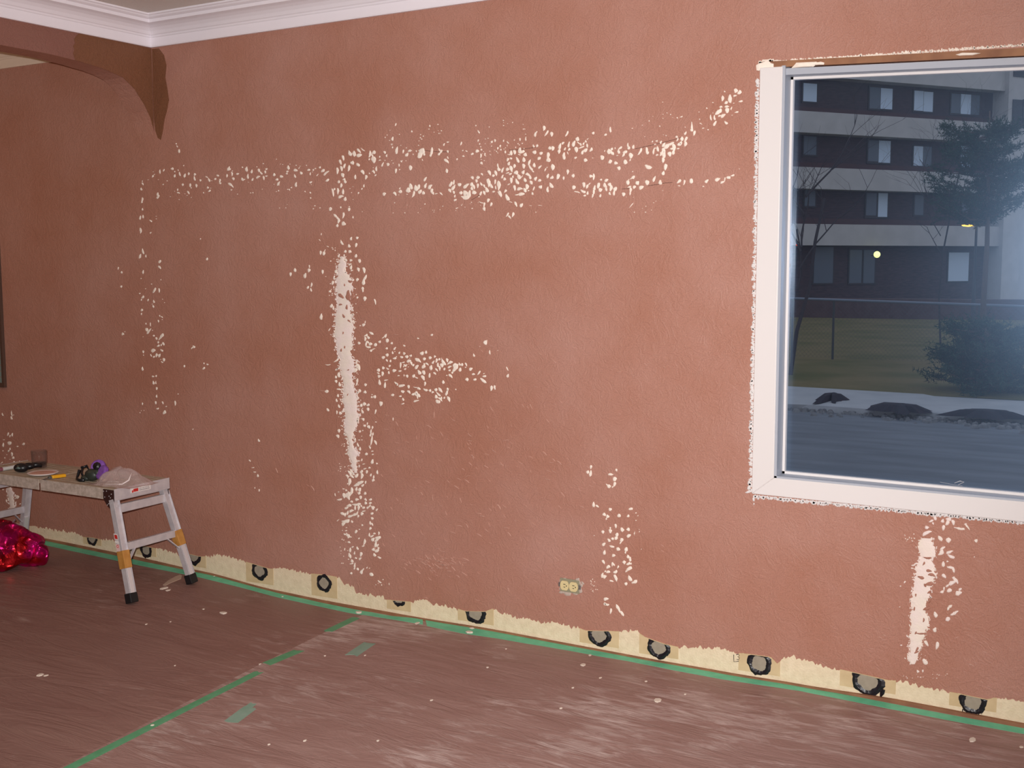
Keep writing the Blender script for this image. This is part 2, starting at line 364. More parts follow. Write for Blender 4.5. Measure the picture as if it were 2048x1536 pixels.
for k, (cx, cy, rx, ry, full) in enumerate(RINGS):
    X0, X1 = smooth_spans[k]; cX, cZ = W(cx, cy)
    b = MB(); m_ = 14; pz = [ztop(X0+(X1-X0)*i/m_)+.001 for i in range(m_+1)]
    zb = zf(cX, 0)+.022
    P = [(X0+(X1-X0)*i/m_, -.0026, pz[i]) for i in range(m_+1)] + [(X1, -.0026, zb+.004), (X0, -.0026, zb)]
    b.prism(P, (0, .003, 0)); b.build('backing_paper_patch', M_smooth_tan, wall)
    rX = (W(cx+rx, cy)[0]-W(cx-rx, cy)[0])/2; rZ = (W(cx, cy-ry)[1]-W(cx, cy+ry)[1])/2
    rr = random.Random(k*5+1); NN = 40
    out = []; inn = []; ph = rr.uniform(0, 6)
    for i in range(NN):
        a = 2*PI*i/NN
        o_ = 1+.05*math.sin(5*a+ph)+rr.uniform(-.05, .05); i_ = .60+.04*math.sin(4*a+ph)+rr.uniform(-.03, .03)
        out.append([cX+rX*o_*math.cos(a), cZ+rZ*o_*math.sin(a)]); inn.append([cX+rX*i_*math.cos(a), cZ+rZ*i_*math.sin(a)])
    lim = lambda x: ztop(x)-.0005 if not full else 9
    def seg(pts, th, y):
        return [(x, y, min(z, lim(x))) for x, z in pts]
    b = MB(); fs = []
    O = seg(out, 0, -.0032); I = seg(inn, 0, -.0034); mid = [((o_[0]+i_[0])/2, -.0062, (o_[2]+i_[2])/2) for o_, i_ in zip(O, I)]
    for i in range(NN):
        j = (i+1) % NN
        if out[i][1] > lim(out[i][0]) and out[j][1] > lim(out[j][0]) and inn[i][1] > lim(inn[i][0]) and inn[j][1] > lim(inn[j][0]): continue
        fs += [(i, j, j+NN, i+NN), (i+NN, j+NN, j+2*NN, i+2*NN)]
    b.add(O + mid + I, fs)
    if k == 10:
        q0 = W(1768, 1378); q1 = W(1762, 1392)
        b.tube([(q0[0], -.004, q0[1]), (W(1765, 1385)[0], -.004, W(1765, 1385)[1]), (q1[0], -.004, q1[1])], [.006, .008, .003], 6)
    if k == 11:
        for dx in (-20, -12, -3, 5, 12, 19):
            q0 = W(cx+dx, cy+ry*math.sqrt(max(0, 1-(dx/rx)**2))-3); q1 = W(cx+dx+rr.uniform(-2, 2), cy+ry*math.sqrt(max(0, 1-(dx/rx)**2))+rr.uniform(4, 9))
            b.tube([(q0[0], -.004, q0[1]), (q1[0], -.004, q1[1])], [.002, .0007], 5)
    ring = b.build('glue_ring', M_glue, wall)
    b = MB(); c3 = [(x, -.0030, min(z, lim(x))) for x, z in inn]; b.add(c3 + [(cX, -.0033, min(cZ, lim(cX)))], [(i, (i+1) % NN, NN) for i in range(NN)])
    b.build('plaster_plug', M_plug, ring)
# pencilled L3 beside a ring
b = MB()
for st in ([(1468,1309),(1468.5,1323),(1478,1322)], [(1473,1309),(1478,1308),(1479.5,1311),(1476,1313),(1480,1315),(1478,1319),(1474,1318)]):
    b.tube([(W(x, y)[0], -.003, W(x, y)[1]) for x, y in st], .0011, 5)
b.build('handwritten_mark', M_glue, wall)
# slim wood strip at the foot of the wall
b = MB(); xx = [-2.6+i*.09 for i in range(91)]
vs = []
for x in xx:
    z = zf(x, 0)
    vs += [(x, -.003, z+.010), (x, -.013, z+.009), (x, -.014, z-.01), (x, -.003, z-.01)]
b.add(vs, [(4*i+k, 4*i+(k+1) % 4, 4*i+4+(k+1) % 4, 4*i+4+k) for i in range(len(xx)-1) for k in range(4)])
struct(b.build('baseboard_back', M_wood))

# ------------------------------------------------------------------ filler marks on the wall
FR = random.Random(11)
DONE = []; CUR = [0]
def dab(b, cx, cy, L_, A, wr=None, soft=1.0):
    """irregular dab centred at photo px (cx,cy), L_ long (px), A degrees from horizontal, laid out on the wall plane"""
    L_ *= 1.06; wd = 1.12*L_*(wr if wr else FR.uniform(.38, .64)); a = math.radians(A); n = 9 if L_ < 14 else 13
    bend = FR.uniform(-.22, .22); pts = []
    for i in range(n):
        t = 2*PI*i/n; u = math.cos(t)*L_/2*FR.uniform(.86, 1.12); v = math.sin(t)*wd/2*FR.uniform(.75, 1.2)*(1+.35*math.cos(t)*(1 if bend > 0 else -1))
        v += bend*(u*u)/(L_/2)
        pts.append((cx+u*math.cos(a)-v*math.sin(a), cy-(u*math.sin(a)+v*math.cos(a))))
    P = [W(x, y) for x, y in pts]; c = W(cx, cy)
    b.fleck(c[0], c[1], [(p[0]-c[0], p[1]-c[1]) for p in P])
def cluster(name, ox, oy, s, data, m=None, speck=()):
    b = MB(); mine = []
    for d in data:
        x, y, L_ = d[:3]
        c0 = (ox+x/s, oy+y/s)
        if any(abs(c0[0]-q[0]) < 4.5 and abs(c0[1]-q[1]) < 5 for q in DONE): continue
        mine.append(c0); A = d[3] if len(d) > 3 else FR.uniform(60, 110); wr = d[4] if len(d) > 4 else None
        dab(b, ox+x/s, oy+y/s, max(L_/s, 2.2), A, wr)
    DONE.extend(mine)
    for (x0, y0, x1, y1, k) in speck:
        for _ in range(k): dab(b, ox+FR.uniform(x0, x1)/s, oy+FR.uniform(y0, y1)/s, FR.uniform(1.3, 3.0), FR.uniform(0, 180), .7)
    return b.build(name, m or M_filler, wall)
cluster('filler_dabs', 640, 240, 6.98, [
(38,710,62,40),(88,735,100,40,.25),(103,845,58,30),(325,530,80,105),(285,590,85,110,.35),(415,465,80,118),(477,468,85,100),(548,490,70,10,.7),(545,430,75,130,.35),(595,415,70,140,.2),
(450,598,55,20,.8),(530,625,62,135),(338,640,80,72,.35),(300,680,75,105,.4),(247,710,95,92,.27),(407,675,85,80,.35),(318,772,62,112),(333,828,40,30),(262,862,45,90,.7),(348,860,55,115),(297,915,62,82),
(252,995,95,88,.25),(322,1000,75,90,.38),(185,1010,110,100,.2),(200,968,40,60),(293,1067,80,20,.4),(352,1100,60,78,.6),(490,795,62,88,.4),(598,730,70,125,.55),(645,800,65,78,.45),(612,918,45,85),(587,962,28,70),(537,1020,32,80),
(700,480,95,78,.28),(750,455,60,30,.7),(750,555,90,105,.6),(735,500,60,115,.35),(688,550,32,70),(835,515,28,80),(836,560,36,10),(905,452,42,120),(928,497,40,75),(872,620,70,65,.3),(952,622,45,90,.85),
(783,680,72,85,.3),(750,722,55,115,.4),(775,770,30,45),(1012,262,55,85,.5),(1003,338,30,10),(1012,382,26,85),(1070,425,100,82,.32),(1165,440,55,82,.35),(1213,482,62,58,.5),(1255,428,55,10,.5),(1302,480,22,90),(1345,435,26,100),
(1425,430,80,60,.9),(1395,480,110,75,.5),(1455,480,40,70),(1430,557,26,110),(1560,445,120,80,.25),(1545,490,45,80,.6),(1665,415,45,120),(1690,440,60,60,.5),(1665,470,50,45),(1785,440,42,110),(1730,342,42,65),(1785,308,32,20),
(1783,525,40,110),(1770,570,80,140,.4),(1768,707,62,92,.55),(1263,668,68,95,.6),(1062,710,72,82,.35),(1105,632,42,95,.35),(1133,577,32,110),(1058,65,45,75,.35),(1532,82,28,100),(1282,160,30,100),(978,143,14,0),
(1468,825,72,62,.35),(1265,925,85,110,.5),(1230,975,70,80,.8),(1340,950,80,105,.55),(1378,935,70,75,.5),(1470,912,72,68,.4),(1533,930,78,55,.5),(1560,985,60,70,.6),(1575,1020,50,120),(1395,1000,72,52,.5),(1445,1015,50,110,.7),(1310,1035,100,75,.25),(1215,1037,24,0),
(1050,1028,62,128,.5),(1122,1000,52,10,.75),(1115,955,32,60),(898,1030,52,30,.8),(1625,1028,42,10,.3),(1692,1030,55,135,.3),(1100,1045,16,0),
(148,1245,58,75,.6),(290,1220,30,100),(407,1210,22,0),(407,1248,52,85,.6),(210,1335,60,140,.5),(240,1365,50,120,.5),(330,1330,85,85,.3),(262,1410,80,80,.35),(330,1445,60,115,.75),(240,1472,45,75,.6),(460,1357,35,90),
(462,930,14,0),(420,957,12,0),(440,1015,14,0),(592,1280,14,0),(460,1110,12,0)], speck=[(900,200,1450,400,14),(1000,1150,1750,1300,12),(650,560,1200,760,10),(1500,60,1750,330,7)])
cluster('filler_dabs', 880, 240, 7.68, [
(552,88,26,90),(757,107,24,80),(593,180,60,120,.3),(327,362,60,70,.33),(587,318,42,78),(610,368,28,80),(795,335,42,60),(845,318,45,85),(977,318,40,75),(1040,345,50,130,.3),(1230,298,45,95,.45),(1316,288,66,88,.25),(1316,218,20,0),(1467,212,92,68,.3),
(1603,128,76,78,.5),(1637,205,108,57,.22),(1718,218,70,95,.65),(1437,400,50,110),(1492,398,48,70),(350,468,26,30),(405,478,38,150),(362,555,40,170,.5),(495,522,50,25,.6),(572,480,60,40,.7),(635,455,36,120),(690,520,32,100),(632,548,70,88,.3),(635,608,24,0),(680,622,22,0),(640,662,48,125,.65),(263,605,36,75),
(767,480,22,0),(775,533,26,170),(890,435,40,80),(925,400,36,60),(935,455,30,90),(1003,490,44,92,.55),(100,775,76,88,.5),
(1090,505,78,88,.45),(1147,495,75,95,.62),(1225,470,98,92,.45),(1265,490,82,25,.5),(1308,527,58,80,.8),(1453,493,58,60,.85),(1553,508,58,30,.75),(1523,587,60,30,.7),(1685,430,58,95,.65),(1735,440,72,78,.6),(1665,545,100,85,.4),(1665,610,72,92,.7),
(1040,610,62,60,.45),(1088,590,40,150,.7),(1057,668,64,65,.5),(1187,610,95,115,.35),(1283,608,78,100,.55),(1372,650,92,70,.35),(1388,735,105,125,.3),(1430,790,40,130),(1445,693,66,95,.6),(1533,722,68,48,.35),(1618,765,56,62,.3),(1645,727,26,30),
(1145,710,66,78,.5),(1287,712,78,100,.5),(1037,757,50,0,.85),(1095,755,98,105,.42),(957,765,90,65,.35),(900,755,60,110,.7),(887,700,72,100,.3),(760,810,90,118,.42),(858,817,88,108,.45),(820,857,46,90,.8),(957,868,62,65,.4),(995,908,46,0,.85),
(1035,815,60,20,.3),(1080,828,50,25,.5),(1165,810,70,15,.75),(1210,868,88,110,.5),(1278,800,62,70,.6),(1355,840,86,140,.45),(1385,880,62,100,.55),(1117,870,42,80),(1095,930,88,95,.5),(1180,945,95,120,.42),(1307,922,68,115,.6),(1403,962,70,120,.5),(1467,900,62,70,.6),(1530,930,52,30,.65),(1258,870,50,60,.25),
(1655,858,70,72,.4),(1717,885,62,35,.6),(1815,870,85,70,.55),(1543,1027,54,60,.9),(1707,1005,88,125,.5),(1647,1065,85,88,.4),(1733,725,96,95,.5),
(645,832,48,125,.5),(500,887,58,115,.65),(583,880,52,20,.75),(562,937,50,95,.7),(750,960,130,98,.34),(785,1010,85,115,.38),(850,950,80,85,.28),(852,1035,62,95,.3),(907,1005,140,92,.33),(165,985,90,62,.45),(212,955,75,82,.35),(205,1035,95,58,.4),(150,1085,60,120,.6),(215,1110,48,110,.6),(228,1168,46,75),(235,1228,50,30,.55),
(297,993,60,150,.75),(400,1010,105,38,.4),(485,985,60,80,.8),(522,1025,85,108,.3),(487,1050,58,85,.6),(580,1010,76,90,.38),(632,985,62,120,.45),(680,1015,55,110,.4),(718,1070,85,115,.55),(527,1112,72,0,.75),(625,1125,66,70,.45),(680,1118,70,115,.45),
(320,1118,50,0,.9),(390,1130,110,130,.55),(410,1175,120,40,.6),(450,1130,110,85,.35),(350,1185,60,160,.5),(825,1100,46,10,.5),(925,1135,105,118,.42),(1005,1092,58,60,.5),(1027,1188,105,120,.42),(597,1180,26,0),
(740,1235,66,72,.6),(787,1298,62,72,.5),(680,1305,75,80,.35),(680,1365,60,110,.6),(630,1268,92,160,.16),(1085,1260,60,160,.2),(1147,1043,90,100,.45),(1225,1055,88,5,.45),(1300,1075,76,120,.5),(1340,1025,88,95,.55),(1250,1135,100,10,.45),(1180,1150,60,10,.3),(1440,1052,76,70,.25),(1420,1128,48,100,.55),(1360,1085,30,0),(1060,985,50,30,.3),
(1165,1292,80,115,.4),(1250,1308,66,60,.65),(1122,1455,80,70,.35),(1040,1455,75,60,.3),(1070,1490,66,130,.35),(1390,1315,50,170,.15),(1540,1310,70,175,.12),(467,1285,12,0),(1473,1415,22,0)], speck=[(480,280,1400,560,34),(0,1240,700,1400,12),(900,0,1400,180,8)])
cluster('filler_dabs', 1100, 230, 7.68, [
(927,222,88,98,.35),(663,280,44,0,.85),(852,305,46,25,.6),(1265,205,22,0),(262,292,98,62,.25),(418,368,66,80,.75),(365,440,98,72,.42),(405,530,88,100,.65),(440,430,60,140,.25),(478,500,100,20,.2),(470,450,50,100,.5),(515,440,50,60,.45),(548,405,42,110,.5),(568,470,66,100,.4),(545,540,76,40,.6),(497,575,70,70,.45),(578,368,40,45,.3),
(150,480,95,80,.38),(198,430,50,40,.6),(140,562,66,88,.6),(228,520,50,60,.5),(212,625,108,92,.4),(287,452,100,80,.27),(292,530,48,60,.6),(275,585,50,110,.2),(632,535,76,55,.45),(393,655,48,30,.55),(547,692,60,10,.8),(657,660,18,0),(803,657,72,92,.68),
(840,552,30,80),(905,560,80,100,.7),(945,580,88,130,.45),(948,522,46,60,.7),(1000,510,32,90),(1075,510,78,35,.35),(1052,560,70,95,.5),(1037,622,34,10,.4),(1150,572,72,20,.5),(1130,615,66,65,.4),(1195,470,100,95,.22),(1212,508,48,60,.8),(1280,488,62,80,.6),(1242,625,85,95,.6),(1232,695,40,60),
(925,718,72,50,.65),(1013,735,60,0,.75),(1162,722,60,0,.95),(1062,818,62,110,.8),(1385,567,118,62,.25),(1490,545,96,88,.35),(1500,580,50,60,.8),(1590,550,100,80,.25),(1615,510,50,20,.35),(1652,520,90,98,.35),(1648,613,44,10,.55),(1637,400,36,10,.6),(1615,450,40,10,.4),(1573,408,32,70),(1702,418,54,75,.5),(1745,455,80,58,.4),
(1505,798,112,155,.45),(45,800,92,100,.5),(275,872,78,90,.4),(355,930,54,70,.7),(130,943,80,72,.65),(30,960,70,35,.6),(210,970,54,85,.5),(28,1090,85,115,.5),
(625,943,50,70,.8),(670,948,98,85,.32),(522,1073,82,92,.58),(570,1100,66,75,.45),(600,1065,60,50,.25),(363,1115,66,75,.75),(420,1180,100,165,.17),(505,1175,92,150,.45),(575,1198,62,85,.45),(532,1240,40,20,.7),
(683,1120,82,80,.42),(672,1185,80,90,.4),(655,1245,62,75,.35),(745,1085,90,78,.5),(775,1147,62,20,.75),(782,995,32,0,.8),(868,1003,66,35,.65),(840,1075,82,105,.55),(860,1125,82,90,.4),(915,1072,60,120,.75),(937,1125,92,82,.5),(915,1205,48,90,.6),(1005,1135,70,55,.7),(982,1190,92,85,.35),(773,1238,54,75,.5),
(1130,1218,60,100,.75),(1240,1155,85,88,.4),(1232,1205,60,80,.35),(1217,1105,66,20,.3),(1295,1110,60,60,.7),(1198,1040,66,95,.75),(1210,1000,40,75,.3),(1278,955,62,45,.7),(1245,980,40,40,.3),(1343,1042,66,50,.75),(1400,1112,78,35,.6),(1497,1043,76,90,.72),(1597,980,98,72,.33),(1692,1033,72,90,.68),
(1250,1390,100,50,.12),(1270,870,24,40),(1735,1160,20,0)], speck=[(1150,1250,1650,1500,9),(1400,0,1800,350,8)])
cluster('filler_dabs', 1300, 170, 6.98, [
(185,930,100,70,.45),(240,850,110,45,.42),(300,815,80,35,.45),(335,880,120,88,.38),(325,940,70,80,.5),(195,960,110,88,.42),(185,1050,75,88,.5),(275,965,75,105,.6),(300,890,40,20,.6),(155,965,60,80,.5),
(217,1145,88,85,.5),(185,1230,62,72,.5),(190,830,70,60,.42),(150,800,44,75),(103,880,75,95,.38),(370,725,40,20,.6),(385,765,56,65,.35),(445,750,62,90,.65),(412,825,70,30,.6),(430,810,60,75,.5),(500,760,80,60,.4),(495,825,70,80,.55),(390,890,42,10,.45),(495,673,54,60,.5),(583,575,120,92,.2),(582,630,44,0,.9),(620,672,78,78,.35),
(712,540,48,150,.25),(742,603,36,10,.4),(810,625,26,0,.5),(905,535,82,60,.42),(1060,527,58,135,.5),(848,455,85,100,.26),(898,455,66,95,.4),(958,378,118,40,.38),(970,430,42,25,.5),(1022,427,80,40,.5),(1078,355,78,88,.7),(1075,300,64,0,.42),(992,302,42,0,.6),(1017,188,74,85,.5),(1113,185,112,88,.42),(1122,230,46,90,.4),(1062,248,54,35,.6),(1187,150,50,15,.5),(1200,82,62,80,.7),(1250,105,66,45,.65),(1268,230,60,12,.4),(1135,325,54,70,.3),(1208,380,56,15,.35),(1145,422,20,0),(1170,255,22,30),(795,325,28,120,.5),(683,378,20,0),(877,245,24,0),(1042,90,30,120),
(382,458,26,120),(437,445,42,20,.3),(177,240,14,0),(57,1310,86,75,.35),(143,1358,66,92,.65),(405,1348,80,45,.38),(483,1360,72,80,.35),(577,1343,72,95,.66),(405,1408,40,170,.3),(790,1340,66,40,.55),(745,1415,28,0),(943,1317,76,25,.5),(1045,1320,62,80,.25),(1012,1355,66,25,.4),(1097,1293,60,0,.65),(1153,1265,56,20,.4),(1250,1172,20,0),(182,1475,20,0)], speck=[(150,380,900,620,7)])
cluster('filler_dabs', 280, 320, 10.24, [
(403,235,90,88,.28),(487,210,62,60,.4),(660,182,58,10,.85),(262,335,52,70,.5),(293,300,48,45,.2),(707,322,62,80,.6),(810,285,92,105,.32),(783,208,32,110),(915,318,86,75,.5),(998,283,62,88,.5),(1120,295,52,60,.85),(1115,375,95,105,.32),(1240,417,46,80,.75),(1370,348,62,150,.35),(1412,408,85,115,.45),(1538,390,46,0,.85),(1590,318,56,155,.6),(1638,425,86,85,.35),(1640,478,52,0,.6),(1820,190,80,10,.7),(1825,150,50,80,.5),
(1783,325,66,88,.38),(1890,285,88,98,.28),(1915,385,66,115,.6),(2000,283,62,10,.5),(1865,510,150,140,.24),(877,508,52,90,.65),(1028,520,76,85,.5),(1155,525,76,98,.45),(1050,570,30,120),(772,610,58,88,.35),(790,672,66,155,.4),(993,667,86,122,.35),(1388,565,50,120,.7),(1425,635,66,40,.45),(1303,670,34,100),(362,705,88,88,.45),(360,765,66,40,.55),(385,740,50,70),
(50,435,32,80),(57,490,66,118,.4),(25,595,62,108,.6),(50,815,110,80,.25),(40,870,40,50,.5),(50,1010,50,90,.6),(620,750,20,0),(803,810,22,110),(965,728,18,0),(712,640,22,150),(168,405,18,0),(375,402,16,0),(272,240,18,0)], speck=[(100,100,2000,900,12)])
cluster('filler_dabs', 450, 310, 8.9, [
(380,250,90,85,.5),(475,293,72,78,.4),(605,275,66,95,.6),(640,320,70,128,.42),(737,248,42,20,.7),(716,305,56,95,.55),(692,410,72,102,.4),(737,375,46,20,.5),(875,348,56,98,.65),(1005,383,66,165,.55),(1125,222,76,100,.55),(1110,293,44,20,.7),(1098,333,34,0,.8),(1258,268,72,165,.6),(1320,230,44,60,.2),(1352,322,62,125,.6),(1243,372,72,110,.38),(925,437,50,30,.8),(950,505,86,62,.35),(1258,525,88,80,.42),(1490,268,56,15,.6),(1572,268,36,75),(1610,240,32,10,.6),(1517,335,54,85,.35),(1557,303,20,0),(1688,222,36,0,.85),(1740,283,80,20,.75),(1810,315,130,42,.28),(1645,355,60,50,.2),(1823,455,80,25,.5),(1528,485,56,30,.5),(590,388,78,28,.4),(490,435,56,70,.5),(403,380,88,90,.32),(225,335,58,10,.5),(255,305,30,60),(310,430,66,125,.55),(335,440,46,20,.4),(418,483,16,0),(955,635,28,100),(1180,583,34,20,.4),(1148,618,36,120),(1425,650,30,125),(1520,672,34,125),(1525,765,30,110,.6)], speck=[(300,60,2000,250,10),(100,500,1700,700,10),(900,880,1800,979,6)])
cluster('filler_dabs', 220, 480, 6.4, [
(418,145,80,105,.28),(385,205,62,72,.38),(458,205,40,88,.35),(637,275,52,62,.5),(635,350,58,128,.35),(107,362,38,85,.3),(148,413,34,88,.55),(423,408,52,88,.35),(143,595,28,0,.9),(380,685,20,0,.8),(570,645,76,62,.28),(558,665,30,60,.7),(632,645,62,95,.28),(420,733,46,40,.5),(402,765,28,80,.4),(488,770,32,80),(560,788,40,105,.55),(553,850,36,115,.55),(541,822,18,0),(408,900,36,60,.6),(402,945,30,85,.4),(637,970,24,110),(665,985,30,140,.4),(622,1040,36,100,.3),(460,1070,26,90),(518,1080,56,95,.16),(470,1148,46,110,.65),(497,1165,86,55,.28),(560,1225,26,0,.8),(595,1262,36,100,.6),(655,1240,100,52,.28),(618,1310,30,90,.6),(618,1355,42,30,.55),(683,1330,46,120,.55),(655,1345,30,80),(555,1412,56,20,.7),(660,1412,46,145,.45),(427,1432,36,100,.5),(525,1475,40,110,.25),(562,1495,28,60,.7),(597,1478,50,75,.5),(633,1475,44,60,.65),(165,1203,34,0,.85),(190,1175,16,0),(1072,1368,40,130,.6),(1048,1385,34,60,.3),(1242,243,38,80,.6),(425,1240,14,0)])
cluster('filler_dabs', 0, 300, 2.793, [
(795,280,34,88,.28),(795,333,20,88,.4),(783,378,24,80,.4),(798,372,20,88,.4),(787,450,34,95,.3),(842,396,18,140,.4),(841,462,12,50,.5),(873,370,8,0),(873,385,8,0),(882,255,28,85,.4),
(857,1120,24,10,.6),(850,1150,20,70,.6),(870,1150,14,60,.7),(888,1146,16,60,.7),(903,1118,18,140,.4),(916,1172,20,90,.6),(905,1185,14,140),(888,1080,22,110,.5),(912,1086,18,30,.6),(800,1128,12,100),(795,1222,24,95,.4),(855,1265,14,0,.6),(872,1262,12,80),(857,1300,22,100,.4),(870,1300,18,95,.3),(876,1333,18,85,.5),(874,1375,16,90,.45),(870,1412,18,100,.5),(910,1412,18,110,.4),(880,1445,16,10,.5),(918,1467,24,60,.6),(928,1433,10,0),(980,1415,28,92,.25),(796,1418,14,90),(995,1363,8,0),(1030,1208,14,90,.5),(1138,1220,18,45,.5),(1140,1192,10,110),(1158,1198,12,150),(1080,1098,20,145,.5),(1078,1108,12,50),(1157,607,16,88,.5),(1120,497,8,90),
(1000,5,22,90,.5),(985,-35,10,110,.5),(990,-20,14,120,.35)], speck=[(780,640,940,1480,14)])
cluster('filler_dabs', 130, 860, 3.84, [
(983,-5,10,60),(1488,80,26,125,.5),(1420,235,20,135,.4),(1443,290,22,5,.3),(1458,323,22,175,.35),(1480,350,24,95,.5),(1458,445,12,100),(1492,463,20,95,.45)])
# solitary dabs and the vertical joint
cluster('filler_dabs', 560, 460, 6.98, [
(148,618,56,92,.5),(208,560,56,100,.55),(405,565,50,80,.7),(413,510,50,90,.2),(348,635,76,82,.45),(595,583,58,88,.5),(388,800,44,60,.6),(443,770,66,80,.25),(432,835,56,105,.4),(567,318,58,88,.45),(615,330,56,75,.6),(625,290,46,70,.25),(573,1210,82,88,.45),(860,178,80,115,.3),(963,222,52,110,.6),(990,120,50,75,.6),(1077,108,40,40,.75),(1063,210,60,82,.45),(910,298,42,85,.75),(975,303,46,60,.8),(895,352,30,88,.6),(1058,360,48,82,.65),(1112,432,52,110,.7),(990,422,40,10,.7),(978,478,46,20,.6),(990,520,66,80,.4),(1003,565,34,20,.6),(920,418,46,120,.6),(855,410,80,68,.35),(840,490,90,85,.4),(902,460,70,105,.4),(895,530,90,100,.35),(830,540,62,80,.5),(780,575,60,70,.5),(880,570,70,60,.5),
(1095,550,62,108,.5),(1178,560,86,100,.38),(1080,695,48,75,.65),(1023,697,30,60,.7),(1192,660,80,68,.35),(1168,720,90,85,.4),(1155,820,52,85,.55),(1158,850,40,90,.4),(1187,960,62,95,.6),(1332,1000,86,105,.18),(1168,1322,48,30,.7),(1190,1285,44,82,.25),(738,740,62,75,.5),(708,855,36,95,.5),(728,910,22,0),(718,1058,56,75,.6),(745,1085,60,85,.35),(762,665,60,95,.4),(1080,945,34,80,.6),(1020,1185,50,80,.35),(1030,1280,60,100,.3),(1010,1090,40,60),(1040,1365,44,90,.3),(995,1050,30,0),(690,1390,50,60,.25),(640,650,10,0),(578,60,34,85,.25),(555,140,36,130,.2),(665,230,34,150,.3)], speck=[(700,240,820,480,12),(980,760,1140,1400,14),(680,740,780,1400,10)])
cluster('filler_dabs', 620, 660, 6.4, [
(630,167,36,0,.9),(715,70,56,30,.4),(745,95,50,140,.5),(708,115,60,85,.35),(785,42,60,150,.4),(718,175,66,80,.35),(740,155,50,140,.4),(775,180,44,0,.9),(838,188,46,80,.8),(740,218,70,165,.3),(780,263,34,0,.8),(815,243,44,25,.35),(890,152,34,0,.85),(965,72,54,65,.5),(935,100,40,40,.2),(990,135,52,85,.7),(1046,167,32,60,.8),(980,237,30,0,.8),(1085,235,46,50,.5),(1057,290,40,100,.5),
(595,410,28,0,.9),(600,455,56,60,.4),(625,475,84,98,.35),(585,520,56,60,.7),(605,645,50,85,.5),(600,690,56,70,.3),(712,700,36,20,.8),(707,795,38,160,.8),(637,782,46,80,.7),(610,800,50,60,.4),(825,855,40,10,.8),(795,828,18,0),(790,860,28,110),(612,880,44,30,.3),(655,962,44,80,.7),(697,945,42,0,.9),(743,962,44,20,.6),(745,1015,50,100,.6),(668,1040,62,110,.35),(840,1045,62,78,.25),(912,943,60,88,.6),(682,1145,44,115,.6),(610,1145,80,85,.45),(698,1225,34,0,.9),(735,1200,40,85,.3),(755,1240,44,130,.7),(800,1250,44,85,.4),(778,1300,62,85,.3),(775,1340,50,70,.4),(805,1330,44,85,.4),(788,1420,130,80,.15),(768,1500,50,110,.35),(842,1440,66,115,.35),(640,1298,34,30,.7),(575,1400,40,90,.6),(610,1470,54,110,.4),(628,1408,28,0,.4),(842,1178,22,0),(1065,1140,40,92,.25),
(212,787,52,0,.6),(228,1022,46,125,.6),(332,603,38,100,.6),(365,575,66,98,.4),(335,658,44,110,.6),(378,695,56,110,.5),(380,760,70,165,.25),(357,838,40,90,.6),(338,900,46,100,.5),(368,975,48,110,.45),(345,1055,50,92,.35),(388,1062,40,120,.8),(372,1290,50,105,.55),(360,1362,50,120,.6),(350,500,70,25,.3),(340,390,80,40,.25),(230,448,66,0,.2),(370,1110,12,0),(400,1120,12,0)], speck=[(380,1080,470,1500,10),(580,400,680,1500,16)])
